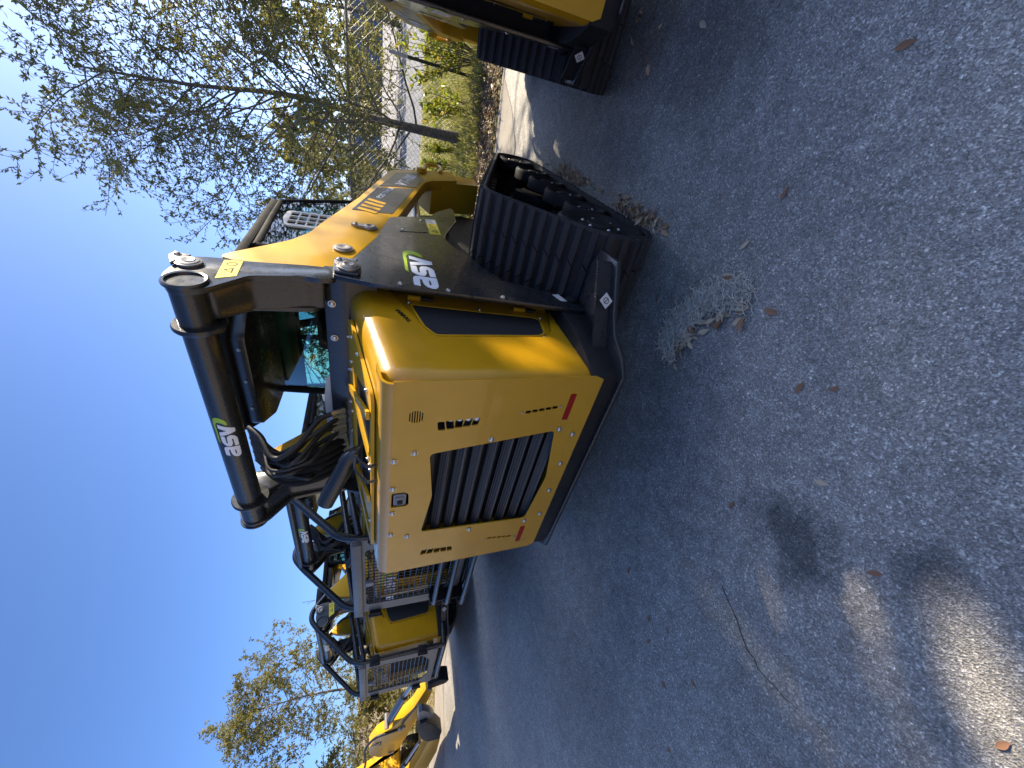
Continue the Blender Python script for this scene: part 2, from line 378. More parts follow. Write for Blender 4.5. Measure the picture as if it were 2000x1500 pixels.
sheet('concrete_gutter', edge + vedge[::-1], 0.004, 'concrete')
# verge: gently uneven strip between the gutter and the road
def verge_edge(x):
    for (a, b_), (c_, d) in zip(vedge, vedge[1:]):
        if a <= x <= c_: return b_ + (d - b_) * (x - a) / (c_ - a)
    return 4.0
def vz(x, y):
    d = y - verge_edge(x)
    return 0.01 + 0.06 * min(1, max(0, d) / .9) + 0.02 * math.sin(x * 2.1 + y) * math.cos(y * 1.7 - x) * min(1, max(0, d))
xs = np.concatenate([np.arange(-40, -12, 2.), np.arange(-12, 6, .25), np.arange(6, 40.1, 2.)])
V = []; F = []; ny = 26
for x in xs:
    y0 = verge_edge(x)
    for j in range(ny):
        y = y0 + (11.6 - y0) * (j / (ny - 1)) ** 1.4
        V.append((x, y, vz(x, y)))
for i in range(len(xs) - 1):
    for j in range(ny - 1): F.append((i * ny + j, (i + 1) * ny + j, (i + 1) * ny + j + 1, i * ny + j + 1))
o = pts_obj('grass_verge', V, F, 'soil', smooth=True); o['kind'] = 'structure'
sheet('road', [(-60, 11.6), (60, 11.6), (60, 21.0), (-60, 21.0)], 0.012, 'road')
sheet('concrete_yard', [(-60, 21.0), (60, 21.0), (60, 75.0), (-60, 75.0)], 0.016, 'pale_concrete')
crk = [(0.0, -0.57), (-0.02, -0.62), (-0.035, -0.68), (-0.062, -0.73), (-0.08, -0.77), (-0.072, -0.80), (-0.085, -0.83), (-0.065, -0.88), (-0.052, -0.92), (-0.03, -0.96)]
V = []; F = []
for i, (x, y) in enumerate(crk):
    ww = .0014 * (1 - abs(i / 9 - .4)) + .0006; V += [(x - ww, y + .002 * random.random(), .003), (x + ww, y, .003)]
    if i: F.append((2 * i - 2, 2 * i - 1, 2 * i + 1, 2 * i))
pts_obj('asphalt_crack', V, F, 'dark_crack')['kind'] = 'structure'
# ------------------------------------------------------------------ compact track loader
LOGO = dict(
 v=[(0.882,1.144),(0.829,1.041),(0.794,1.042),(0.766,1.144),(0.802,1.144),(0.816,1.093),(0.844,1.143)],
 s=[(0.761,1.144),(0.762,1.119),(0.746,1.117),(0.69,1.116),(0.689,1.107),(0.729,1.107),(0.749,1.105),(0.762,1.096),(0.767,1.076),(0.756,1.057),(0.73,1.043),(0.703,1.041),(0.649,1.042),(0.652,1.068),(0.727,1.069),(0.728,1.079),(0.694,1.078),(0.671,1.082),(0.657,1.091),(0.656,1.112),(0.669,1.128),(0.69,1.141),(0.716,1.144)],
 a=[(0.624,1.143),(0.641,1.139),(0.648,1.13),(0.649,1.112),(0.638,1.041),(0.559,1.042),(0.541,1.048),(0.531,1.057),(0.531,1.071),(0.544,1.09),(0.564,1.1),(0.584,1.104),(0.618,1.106),(0.618,1.116),(0.549,1.117),(0.557,1.143),(0.596,1.144)],
 ah=[(0.61,1.079),(0.608,1.071),(0.563,1.07),(0.565,1.079)],
 g=[(0.683,1.156),(0.699,1.167),(0.717,1.17),(0.788,1.169),(0.872,1.171),(0.913,1.169),(0.938,1.161),(0.95,1.144),(0.947,1.119),(0.927,1.096),(0.907,1.084),(0.875,1.08),(0.876,1.092),(0.898,1.116),(0.902,1.138),(0.891,1.151),(0.872,1.156),(0.792,1.156),(0.72,1.157)])
def dens(L, d=.012):
    out = []
    for i in range(len(L)):
        a, b_ = L[i], L[(i + 1) % len(L)]; k = max(1, int(math.hypot(b_[0] - a[0], b_[1] - a[1]) / d))
        out += [(a[0] + (b_[0] - a[0]) * j / k, a[1] + (b_[1] - a[1]) * j / k) for j in range(k)]
    return out
def logo(parent, fn, d=0.012):
    """the three white letters and the green swoosh, mapped from logo plane (s,t) by fn"""
    for nm, loops, mt in (('logo_letter', [LOGO['a'], LOGO['ah']], 'white_decal'), ('logo_letter', [LOGO['s']], 'white_decal'), ('logo_letter', [LOGO['v']], 'white_decal'), ('logo_swoosh', [LOGO['g']], 'green_decal')):
        me = curve_mesh([dens(l, d) for l in loops], .0012); me.name = nm
        remap(me, lambda a, b_, c_: fn(a, b_, c_)); finish(me, mt, 0); obj(nm, me, parent)
def bolt_mesh(axis, r=.011, h=.009):
    sgn = {'y': -1, 'x': 1, 'z': 1, '-x': -1}[axis]
    return MB().lathe([(-.002, r * 1.25), (sgn * .002, r * 1.25), (sgn * .0022, r), (sgn * h * .75, r * .82), (sgn * h, r * .45)], (0, 0, 0), axis[-1], 10).mesh('bolt', 'steel')
BOLT = {}
def bolt(parent, loc, axis='y', r=.011):
    k = (axis, r)
    if k not in BOLT: BOLT[k] = bolt_mesh(axis, r)
    return obj('bolt', BOLT[k], parent, loc)
def taper(x): return x

def hood_mesh():
    # corners (x half width, y, z): rear slightly lower than front
    W = .592
    b_ = MB(); zt0, zt1 = 1.285, 1.405
    V = [(-W, .028, .455), (W, .028, .455), (W, .70, .350), (-W, .70, .350), (-W, .028, zt0), (W, .028, zt0), (W, .70, zt1), (-W, .70, zt1)]
    b_.add(V, [(0, 3, 2, 1), (4, 5, 6, 7), (0, 1, 5, 4), (1, 2, 6, 5), (2, 3, 7, 6), (3, 0, 4, 7)])
    me = bpy.data.meshes.new('hood'); me.from_pydata(b_.v, [], b_.f)
    bm = bmesh.new(); bm.from_mesh(me); bmesh.ops.recalc_face_normals(bm, faces=bm.faces)
    ed = [e for e in bm.edges if not all(v.co.y > .5 for v in e.verts)]
    bmesh.ops.bevel(bm, geom=ed, offset=.075, segments=7, affect='EDGES', profile=.5)
    bm.to_mesh(me); bm.free()
    # recess in each flank and a cavity behind the rear door
    rec = rpoly([(.80, 1.285), (.70, 1.245), (.335, 1.105), (.298, 1.07), (.332, .600), (.372, .562), (.60, .490), (.80, .49)], .02)
    c1 = MB().prism(rec, 'x', W - .016, W + .05).prism(rec, 'x', -W - .05, -W + .016).box((-.50, -.1, .52), (.50, .13, 1.24))
    cut = bpy.data.objects.new('cut', c1.mesh('cut', None, smooth=0)); body = bpy.data.objects.new('body', me)
    col.objects.link(cut); col.objects.link(body)
    md = body.modifiers.new('b', 'BOOLEAN'); md.operation = 'DIFFERENCE'; md.object = cut; md.solver = 'EXACT'
    dg = bpy.context.evaluated_depsgraph_get(); out = bpy.data.meshes.new_from_object(body.evaluated_get(dg))
    bpy.data.objects.remove(body); bpy.data.objects.remove(cut)
    out.name = 'hood'; out.materials.clear(); finish(out, 'gloss_yellow', 28); return out

def track_outline(n=64):
    """convex outline of the belt's inner face round rear idler, drive sprocket, front idler"""
    pts = []
    for (cy, cz, r) in ((.765, .262, .222), (1.085, .60, .165), (2.52, .190, .150)):
        for k in range(n):
            a = 2 * math.pi * k / n; pts.append((cy + r * math.cos(a), cz + r * math.sin(a)))
    pts.append((.80, .04)); pts.append((2.50, .04))
    pts = sorted(pts); cr = lambda o, a, b_: (a[0] - o[0]) * (b_[1] - o[1]) - (a[1] - o[1]) * (b_[0] - o[0])
    lo = []; hi = []
    for p in pts:
        while len(lo) >= 2 and cr(lo[-2], lo[-1], p) <= 0: lo.pop()
        lo.append(p)
    for p in reversed(pts):
        while len(hi) >= 2 and cr(hi[-2], hi[-1], p) <= 0: hi.pop()
        hi.append(p)
    return lo[:-1] + hi[:-1]
def resample(L, step):
    P = [Vector(p) for p in L] + [Vector(L[0])]; d = [0]
    for a, b_ in zip(P, P[1:]): d.append(d[-1] + (b_ - a).length)
    n = round(d[-1] / step); out = []; j = 0
    for i in range(n):
        s = d[-1] * i / n
        while d[j + 1] < s: j += 1
        t_ = (s - d[j]) / (d[j + 1] - d[j]); p = P[j].lerp(P[j + 1], t_); tg = (P[j + 1] - P[j]).normalized(); out.append((p, tg))
    return out
TX0, TX1 = .520, 1.000
def lug_mesh():
    """one tread bar: three blocks parted by slanted sipes; local x across, y along travel, z outward"""
    b_ = MB(); w2 = .0175; h = .020; xs = [TX0 + .004, TX0 + .15, TX0 + .315, TX1 - .004]; g = .0035; sl = .028
    for i in range(3):
        a0 = xs[i] + (g if i else 0); a1 = xs[i + 1] - (g if i < 2 else 0); s0 = sl if i else 0; s1 = sl if i < 2 else 0
        if i == 2: s0 = -sl
        if i == 1: s1 = -sl
        lo = [(a0 - s0 / 2, -w2), (a1 - s1 / 2, -w2), (a1 + s1 / 2, w2), (a0 + s0 / 2, w2)]
        vs = [(x, y, 0) for x, y in lo] + [(x, y * .80, h - (.007 if (x < TX0 + .03 or x > TX1 - .03) else 0)) for x, y in lo]
        b_.add(vs, [(3, 2, 1, 0), (4, 5, 6, 7), (0, 1, 5, 4), (1, 2, 6, 5), (2, 3, 7, 6), (3, 0, 4, 7)])
    return b_
def make_track(root, s, parted):
    """rubber belt with tread bars; s = +1 right, -1 left"""
    out = track_outline(); th = .022; P = resample(out, .03); n = len(P)
    V = []; F = []
    for (p, tg) in P:
        nn = Vector((tg.y, -tg.x))
        a = p; c_ = p + nn * th
        V += [(TX0, a.x, a.y), (TX0, c_.x, c_.y), (TX1 - .012, c_.x, c_.y), (TX1, a.x + nn.x * th * .4, a.y + nn.y * th * .4), (TX1, a.x, a.y)]
    k = 5
    for i in range(n):
        j = (i + 1) % n
        for q in range(k): F.append((i * k + q, i * k + (q + 1) % k, j * k + (q + 1) % k, j * k + q))
    mb = MB().add([(s * x, y, z) for x, y, z in V], F)
    # drive teeth on the inner face
    for (p, tg) in resample(out, .124):
        nn = Vector((tg.y, -tg.x)); q = p - nn * .012
        mt = Matrix.Translation((s * .76, q.x, q.y)) @ Matrix.Rotation(math.atan2(tg.y, tg.x), 4, 'X')
        mb.box((-.10, -.018, -.02), (-.06, .018, .02), mt); mb.box((.06, -.018, -.02), (.10, .018, .02), mt)
    lugs = resample(out, .0625); LM = lug_mesh()
    tr = None
    def frame(p, tg):
        nn = Vector((tg.y, -tg.x)); q = p + nn * (th - .002)
        return Matrix(((s, 0, 0, 0), (0, tg.x, nn.x, q.x), (0, tg.y, nn.y, q.y), (0, 0, 0, 1)))
    if not parted:
        for p, tg in lugs:
            m_ = frame(p, tg); mb.add([m_ @ Vector(v_) for v_ in LM.v], LM.f)
    tr = mb.build('track', 'rubber', root, smooth=40)
    if parted:
        me = MB().add([(s * v_[0], v_[1], v_[2]) for v_ in LM.v], LM.f).mesh('tread_bar', 'tread', smooth=25)
        for p, tg in lugs:
            nn = Vector((tg.y, -tg.x)); q = p + nn * (th - .002)
            o = obj('tread_bar', me, tr); o.matrix_local = Matrix.Translation((0, q.x, q.y)) @ Matrix(((1, 0, 0, 0), (0, tg.x, nn.x, 0), (0, tg.y, nn.y, 0), (0, 0, 0, 1)))
    # wheels
    def wheel(name, cy, cz, r, x, wd, hub, nb):
        prof = [(-wd, r * .55), (-wd, r * .93), (-wd * .8, r), (wd * .6, r), (wd * .9, r * .95), (wd, r * .86), (wd * .80, r * .78), (wd * .25, r * .70), (wd * .15, hub * 1.6), (wd * .55, hub * 1.5), (wd * .60, hub), (wd * .85, hub * .9), (wd * .9, hub * .2)]
        o = MB().lathe([(s * a, q) for a, q in prof], (s * x, cy, cz), 'x', 28).build(name, 'rubber' if nb == 0 else 'black_matte', root)
        for k in range(nb):
            a = 2 * math.pi * k / nb; bolt(o, (s * (x + wd * .56), cy + hub * 1.28 * math.cos(a), cz + hub * 1.28 * math.sin(a)), 'x' if s > 0 else '-x', .008)
        return o
    wheel('rear_idler', .765, .262, .215, .955, .04, .07, 6); wheel('front_idler', 2.52, .19, .145, .955, .035, .04, 5)
    wheel('rear_idler', .765, .262, .215, .60, .04, .07, 0); wheel('front_idler', 2.52, .19, .145, .60, .035, .04, 0)
    for cy in (1.14, 1.47, 1.80, 2.13):
        wheel('road_wheel', cy, .168, .126, .945, .04, .034, 4); wheel('road_wheel', cy, .168, .126, .72, .05, .03, 0)
    sp = MB().lathe([(s * -.06, .12), (s * -.06, .15), (s * .05, .15), (s * .055, .10), (s * .055, .03)], (s * .76, 1.085, .60), 'x', 26)
    spr = sp.build('drive_sprocket', 'black_matte', root)
    for k in range(12):
        a = 2 * math.pi * k / 12; bolt(spr, (s * .815, 1.085 + .13 * math.cos(a), .60 + .13 * math.sin(a)), 'x' if s > 0 else '-x', .009)
    fr = MB()
    fr.prism([(.95, .22), (1.05, .38), (1.30, .50), (2.05, .33), (2.35, .26), (2.35, .18), (.95, .16)], 'x', s * .60, s * .80)
    for cy in (1.32, 1.93): fr.prism([(cy - .2, .13), (cy - .15, .22), (cy - .04, .33), (cy + .04, .33), (cy + .15, .22), (cy + .2, .13)], 'x', s * .80, s * .865)
    fo = fr.build('track_frame', 'black_matte', root, bevel=.008)
    for k in range(6): bolt(fo, (s * .806, 1.12 + .13 * k, .40 + .05 * math.sin(k * 2.) - .02 * k), 'x' if s > 0 else '-x', .010)

def make_loader(name, parted=True, forestry=False):
    root = empty(name)
    # --- rear door with cut openings
    dfn = lambda q: Vector((q.x, q.y + (1.28 - q.z) * .043, q.z))
    XL, XR = -.575, .601
    outer = [(XL, 1.245), (XR, 1.245), (XR + .004, .50), (XR - .012, .463), (XL + .02, .463), (XL, .50)]
    holes = [rpoly([(.254, 1.103), (.328, .598), (.025, .55), (-.288, .583), (-.260, 1.101), (-.007, 1.072)], .022)]
    for sgn, x0, x1 in ((1, .381, .415), (-1, -.423, -.457)):
        for k in range(5):
            z0, z1 = 1.090 - k * .0325, 1.090 - k * .0325 - .0280; d = .008 if k < 2 else (-.008 if k > 2 else 0)
            tz = .004 * k
            xa, xb = x0 - sgn * .006 + sgn * tz * .9, x1 + sgn * .003 + sgn * tz * .6; holes.append(rpoly([(xa, z0 - (.006 if k == 0 else d * .5)), (xb, z0 + (0 if k == 0 else d * .5)), (xb, z1 + (0 if k == 4 else d * .45)), (xa, z1 + (.007 if k == 4 else -d * .45))][:: 1 if sgn > 0 else -1], .005, 2))
    for k in range(6):
        z = 1.187 - k * .0084; hw = math.sqrt(max(.0285 ** 2 - (z - 1.166) ** 2, 1e-5)); holes.append(rpoly([(.448 - hw, z + .0018), (.448 + hw, z + .0018), (.448 + hw, z - .0018), (.448 - hw, z - .0018)], .002, 1))
    for xs_ in ((.440, .456), (-.420, -.436)):
        for k in range(5):
            z = .757 - k * .0275; dx = .004 * k * (1 if xs_[0] > 0 else -1); a, c_ = sorted((xs_[0] + dx - .007, xs_[0] + dx + .008))
            holes.append(rpoly([(a, z), (c_, z), (c_, z - .0235), (a, z - .0235)], .005, 2))
    holes.append(rpoly([(.043, 1.234), (.042, 1.185), (.03, 1.170), (-.039, 1.166), (-.048, 1.176), (-.048, 1.235)], .008))
    door = plate('engine_door', [outer] + holes, 'y', 0.0, .007, 'gloss_yellow', root, bev=.0012, fn=dfn)
    # rolled top edge of the door
    mb = MB(); A = [(0, 1.243)] + [(.042 - .042 * math.cos(R(a)), 1.243 + .042 * math.sin(R(a))) for a in range(0, 91, 15)] + [(.11, 1.296)]
    prof = [(y - .0045, z) for y, z in A] + [(y + (.004 if i else .004), z - (.0 if i < 2 else .006)) for i, (y, z) in list(enumerate(A))[::-1]]
    mb.prism([(y + (1.28 - z) * .043, z) for y, z in prof], 'x', XL + .012, XR - .008); mb.build('door_top_edge', 'gloss_yellow', door, smooth=40)
    for x, z in ((.269, 1.161), (.234, 1.232), (.074, 1.231), (-.086, 1.229), (-.243, 1.231), (-.274, 1.160), (.310, .870), (.337, .580), (.300, .506), (.114, .505), (-.078, .505), (-.268, .503), (-.309, .578), (-.302, .870)):
        bolt(door, dfn(Vector((x, -.004, z))), 'y', .0105)
    for x, z in ((.441, .772), (.462, .612), (-.421, .770), (-.440, .606)): bolt(door, dfn(Vector((x, -.003, z))), 'y', .004)
    for x0, x1 in ((.391, .523), (-.363, -.498)):
        a, c_ = sorted((x0, x1)); MB().box((a, -.0075, .5615), (c_, -.002, .5855)).build('reflector', 'red', door, bevel=.0015)
        door.children[-1].location.y = (1.28 - .573) * .043
    # corrugated radiator guard behind the opening
    for k in range(9):
        z = 1.115 - k * .0655
        b_ = MB(); pr = [(.050, z), (.024, z - .022), (.022, z - .030), (.050, z - .046), (.053, z - .046), (.027, z - .030), (.029, z - .022), (.053, z)]
        b_.prism([(y + (1.28 - q) * .043, q) for y, q in pr], 'x', -.345, .385); b_.build('grille_slat', 'perforated_slat', door, smooth=0)
    MB().box((-.37, .105, .50), (.40, .115, 1.20)).build('radiator_core', 'black_matte', door)
    for sgn, x in ((1, .405), (-1, -.448)):
        b_ = MB()
        for k in range(5): b_.lathe([(.0, .015), (-.012, .014), (-.018, .008)], (x + .006, .04, 1.07 - k * .032), 'y', 12)
        b_.build('tail_lamp', 'lamp_lens', door)
    b_ = MB().box((-.030, -.005, 1.178), (.036, .004, 1.228)); 
    b_.box((-.020, -.014, 1.186), (.026, -.004, 1.220)); b_.build('latch', 'grey_plastic', door, bevel=.004)
    MB().box((-.010, -.0175, 1.192), (.016, -.014, 1.214)).build('latch_insert', 'black_matte', door, bevel=.002)
    # --- hood
    hood = obj('hood', hood_mesh(), root)
    for s in (1, -1):
        ax = 'x' if s > 0 else '-x'
        vent = rpoly([(.572, 1.148), (.395, 1.108), (.330, 1.070), (.362, .622), (.385, .590), (.502, .572), (.520, .590)], .018)
        plate('side_vent', [vent], 'x', s * (.592 - .0145), .005, 'perforated', hood)
        fr_out = rpoly([(.584, 1.160), (.392, 1.118), (.322, 1.075), (.355, .614), (.382, .580), (.506, .562), (.530, .584)], .02)
        plate('vent_rim', [fr_out, vent], 'x', s * (.592 - .0128), .0055, 'yellow', hood)
        for y, z in ((.590, 1.158), (.565, .846), (.520, .560), (.347, .602), (.316, .844), (.316, 1.082)): bolt(hood, (s * (.592 - .0125), y, z), ax, .008)
        for z0 in (1.16, .675): 
            MB().tube([(s * .585, .635 - (1.16 - z0) * .09, z0), (s * .585, .630 - (1.16 - z0) * .09, z0 - .055)], .011, 10).build('hinge', 'yellow', hood)
            MB().tube([(s * .585, .630 - (1.16 - z0) * .09, z0 - .056), (s * .585, .625 - (1.16 - z0) * .09, z0 - .11)], .011, 10).build('hinge', 'black', hood)
        me = text_mesh('YANMAR', .026, .0006); e1 = Vector((.09, .045)).normalized(); e2 = Vector((-e1.y, e1.x))
        if s > 0: remap(me, lambda a, b_, c_: (.5935 + c_, .405 + e1.x * a + e2.x * b_, 1.158 + e1.y * a + e2.y * b_))
        else: remap(me, lambda a, b_, c_: (-.5935 + c_, .515 - e1.x * a - e2.x * b_, 1.205 - e1.y * a + e2.y * b_))
        finish(me, 'black_matte', 0); obj('lettering', me, hood)
        dm = [(.339, .462), (.318, .425), (.345, .385), (.366, .425)]
        plate('diamond_sticker', [dm], 'x', s * .5928, .001, 'white_plastic', hood)
    # top of the hood: framed mesh panels along the slope
    zt = lambda y: 1.285 + (y - .028) * .1786
    def top(name, loop, up, mat, th=.006, holes_=()):
        return plate(name, [loop] + list(holes_), 'z', 0, th, mat, hood, fn=lambda q: Vector((q.x, q.y, zt(q.y) + up + q.z)))
    h1 = rpoly([(.12, .14), (.34, .10), (.40, .22), (.30, .46), (.14, .46)], .03); h2 = rpoly([(.08, .10), (.06, .50), (-.22, .50), (-.26, .30), (-.10, .10)], .03); h3 = rpoly([(-.32, .12), (-.42, .12), (-.44, .42), (-.34, .46)], .03)
    top('top_frame', rpoly([(.47, .085), (.50, .56), (.46, .63), (-.46, .63), (-.50, .56), (-.47, .085)], .04), .010, 'yellow', .012, (h1, h2, h3))
    top('top_mesh', rpoly([(.42, .09), (.42, .52), (-.46, .52), (-.46, .09)], .02), .005, 'perforated', .004)
    top('top_rib', [(.36, .09), (.40, .09), (.16, .56), (.12, .56)], .026, 'yellow', .012); top('top_rib', [(-.12, .09), (-.08, .09), (-.30, .56), (-.34, .56)], .026, 'yellow', .012)
    for x, y in ((.44, .14), (.46, .34), (.44, .5), (.30, .52), (.25, .53), (.09, .07), (.11, .08), (.10, .12), (-.02, .55), (-.28, .09), (-.40, .5), (.38, .60), (.2, .60), (0, .60), (-.2, .60)):
        bolt(hood, (x, y + .02, zt(y + .02) + .017), 'z', .007)
    ex = MB().tube([(-.03, .30, 1.32), (-.03, .27, 1.395), (-.085, .24, 1.432), (-.16, .215, 1.470), (-.235, .19, 1.508)], .037, 18, cap=False, smooth_pts=6)
    ex.tube([(-.235, .19, 1.508), (-.16, .215, 1.470), (-.085, .24, 1.432)], .033, 18, cap=False); ex.build('exhaust_pipe', 'black', root, smooth=50)
    MB().lathe([(0, .075), (.012, .075), (.012, .04)], (-.03, .30, 1.345), 'z', 20).build('exhaust_collar', 'black_matte', root)
    MB().tube(rounded([(.150, .06, 1.292), (.150, .05, 1.325), (.172, .10, 1.372), (.088, .10, 1.372), (.060, .05, 1.325), (.060, .06, 1.292)], .02), .006, 8).build('grab_handle', 'black', root, smooth=60)
    # --- belly plate and bumper
    bel = [(-.60, .030), (.60, .030), (.655, .085), (.70, .180), (.76, .235), (.945, .345), (.945, .49), (.70, .62), (-.70, .62), (-.945, .49), (-.945, .345), (-.76, .235), (-.70, .180), (-.655, .085)]
    MB().prism(bel, 'z', .362, .384).build('belly_plate', 'black', root, bevel=.005)
    MB().prism([(-.585, .05), (.585, .05), (.62, .14), (.66, .30), (.66, .62), (-.66, .62), (-.66, .30), (-.62, .14)], 'z', .38, .50).build('belly_frame', 'black_matte', root, bevel=.006)
    for s in (1, -1):
        fl = MB().prism([(.635 * s, .20), (.93 * s, .375), (.93 * s, .387), (.635 * s, .212)], 'z', .385, .45)
        bf = fl.build('bumper_flange', 'black', root)
        ang = math.atan2(.175, .295)
        c0 = Vector((.80 * s, .285, .418)); d1 = Vector((math.cos(ang) * s, math.sin(ang), 0)); nn = Vector((math.sin(ang) * s, -math.cos(ang), 0))
        pl = lambda q: c0 + d1 * (q.x) + Vector((0, 0, q.z)) + nn * (q.y + .016)
        plate('no_step_sticker', [[(0, .030), (-.033, 0), (0, -.030), (.033, 0)]], 'y', 0, .001, 'white_plastic', bf, fn=pl)
        ring = [(.013 * math.cos(k * math.pi / 12), .013 * math.sin(k * math.pi / 12)) for k in range(24)]; ri = [(x * .8, z * .8) for x, z in ring]
        plate('sticker_mark', [ring, ri], 'y', .0012, .0008, 'black_matte', bf, fn=pl); plate('sticker_mark', [[(-.009, .007), (-.007, .009), (.009, -.007), (.007, -.009)]], 'y', .0012, .0008, 'black_matte', bf, fn=pl)
    # --- tower side plates
    PLT = [(.590, 1.453), (.752, 1.462), (.790, 1.443), (.774, 1.389), (.865, 1.36), (1.076, 1.292), (1.47, 1.215), (1.50, 1.185), (1.614, .965), (1.75, .905), (1.890, .801), (1.88, .775), (1.593, .80), (1.30, .905), (1.212, .925), (1.10, .90), (.99, .838), (.84, .79), (.701, .715), (.645, .60), (.597, .487), (.50, .392), (.43, .392), (.46, .60), (.505, 1.00), (.535, 1.30)]
    PX = .680
    for s in (1, -1):
        ax = 'x' if s > 0 else '-x'
        tp = plate('side_plate', [rpoly(PLT, .018, 3)], 'x', s * (PX - .010), .020, 'black', root, bev=.004)
        plate('access_cover', [rpoly([(1.475, 1.172), (1.545, 1.008), (1.272, 1.015), (1.235, 1.168)], .012)], 'x', s * (PX + .0012), .003, 'black', tp, bev=.0008)
        plate('warning_sticker', [[(1.534, 1.003), (1.547, .941), (1.264, .940), (1.252, 1.003)]], 'x', s * (PX + .001), .0016, 'yellow_sticker', tp)
        plate('warning_sticker', [[(1.531, 1.002), (1.543, .943), (1.455, .942), (1.445, 1.002)]], 'x', s * (PX + .0016), .0018, 'white_plastic', tp)
        plate('sticker_mark', [[(1.285, .955), (1.335, .955), (1.310, .990)], [(1.295, .960), (1.325, .960), (1.310, .982)]], 'x', s * (PX + .0022), .001, 'black_matte', tp)
        plate('sticker_mark', [[(1.365, .958), (1.372, .958), (1.430, .985), (1.425, .99)]], 'x', s * (PX + .0022), .001, 'black_matte', tp)
        b_ = MB(); sm = [(.877, 1.334), (.833, 1.234), (.803, 1.175), (.713, 1.031)]
        for (y0, z0), (y1, z1) in zip(sm, sm[1:]): b_.add([(s * (PX + .0004), y0, z0), (s * (PX + .0004), y1, z1), (s * (PX + .0004), y1 + .0035, z1 - .0015), (s * (PX + .0004), y0 + .0035, z0 - .0015)], [(0, 1, 2, 3)])
        b_.build('panel_seam', 'black_matte', tp, smooth=0)
        for y, z in ((.554, 1.197), (.528, 1.003), (.505, .766), (1.487, 1.031), (1.266, 1.148)): bolt(tp, (s * PX, y, z), ax, .011 if y < .6 else .008)
        if s > 0: logo(tp, lambda a, b_, c_: (PX + .0012 + c_, a, b_))
        else: logo(tp, lambda a, b_, c_: (-PX - .0012 + c_, 1.42 - a, b_))
        MB().box(*sorted_box((s * (PX - .002), .48, .905), (s * (PX + .0006), .53, .915))).build('plate_slot', 'black_matte', tp, smooth=0)
        # pivot pin block on the plate's top corner
        pn = MB().prism(rpoly([(.585, 1.352), (.60, 1.452), (.745, 1.455), (.735, 1.40), (.68, 1.350)], .018), 'x', s * PX, s * (PX + .012)).build('pin_boss', 'black', tp, bevel=.003)
        b_ = MB().lathe([(s * .0, .044), (s * .009, .044), (s * .010, .036), (s * .014, .036), (s * .015, .022), (s * .018, .020), (s * .013, .010)], (s * (PX + .012), .645, 1.397), 'x', 28)
        b_.prism([(.645 - .02, 1.397 + .03), (.645 + .03, 1.397 - .02), (.705, 1.420), (.69, 1.452), (.675, 1.452)], 'x', s * (PX + .012), s * (PX + .024)); pp = b_.build('pivot_pin', 'pin', tp, bevel=.002)
        bolt(pp, (s * (PX + .024), .690, 1.434), ax, .011); bolt(tp, (s * (PX + .012), .728, 1.372), ax, .006)
        MB().prism([(.60, .40), (.66, .60), (.70, .95), (.74, 1.30), (.76, 1.40), (1.0, 1.28), (1.3, 1.1), (1.5, .9), (1.2, .85), (.9, .78), (.75, .70)], 'x', s * .56, s * (PX - .021)).build('tower_box', 'black_matte', root)
        # white decal and knob low on the plate
        plate('small_sticker', [[(.575, .505), (.585, .470), (.515, .452), (.512, .482)]], 'x', s * (PX + .001), .001, 'white_plastic', tp)
        MB().lathe([(0, .028), (s * .012, .028), (s * .016, .018), (s * .02, .010)], (s * PX, .525, .425), 'x', 16).build('tow_boss', 'black_matte', tp)
    # --- chassis mass between the tracks
    MB().prism([(.62, .40), (.62, 1.28), (.78, 1.42), (.80, 1.05), (1.20, .99), (2.30, .95), (2.45, .60), (2.35, .32), (.75, .28)], 'x', -.50, .50).build('chassis', 'black_matte', root, bevel=.01)
    cm = MB().box((-.655, .655, 1.285), (.655, .735, 1.500)).build('cross_member', 'black', root, bevel=.006)
    for x, z in ((.350, 1.468), (-.215, 1.468), (.52, 1.47), (-.45, 1.47)): bolt(cm, (x, .652, z), 'y', .013)
    st = plate('warning_sticker', [[(-.295, 1.495), (-.295, 1.435), (-.425, 1.430), (-.425, 1.490)]], 'y', .6535, .0015, 'yellow_sticker', cm)
    plate('sticker_mark', [[(-.36, 1.447), (-.41, 1.447), (-.385, 1.48)], [(-.37, 1.452), (-.40, 1.452), (-.385, 1.474)]], 'y', .6525, .001, 'black_matte', cm)
    plate('sticker_mark', [[(-.305, 1.480), (-.318, 1.486), (-.345, 1.464), (-.338, 1.458)]], 'y', .6525, .001, 'black_matte', cm)
    MB().prism([(-.31, 1.500), (.11, 1.500), (.08, 1.524), (-.05, 1.540), (-.25, 1.535)], 'y', .70, .712).build('deck_lip', 'white_plastic', root, bevel=.003)
    # --- rear links, torque tube
    LNK = [(.447, 1.950), (.500, 1.972), (.560, 1.972), (.676, 1.948), (.690, 1.874), (.680, 1.771), (.697, 1.543), (.690, 1.461), (.585, 1.440), (.577, 1.506), (.586, 1.555), (.552, 1.728), (.425, 1.826), (.397, 1.884), (.405, 1.925)]
    LX = .665
    for s in (1, -1):
        ax = 'x' if s > 0 else '-x'
        lk = MB().prism(rpoly(LNK, .025, 4), 'x', s * (LX - .022), s * LX)
        inn = [(.50, 1.93), (.66, 1.91), (.665, 1.78), (.68, 1.54), (.60, 1.48), (.595, 1.56), (.565, 1.735), (.46, 1.83)]
        lk.prism(rpoly(inn, .02, 3), 'x', s * (LX - .14), s * (LX - .021))
        flange = [(.62, 1.93), (.66, 1.78), (.68, 1.56), (.66, 1.49), (.59, 1.52), (.575, 1.74), (.50, 1.83)]
        lk.prism(rpoly(flange, .02, 3), 'x', s * (LX - .158), s * (LX - .138))
        lo = lk.build('rear_link', 'black', root, bevel=.004)
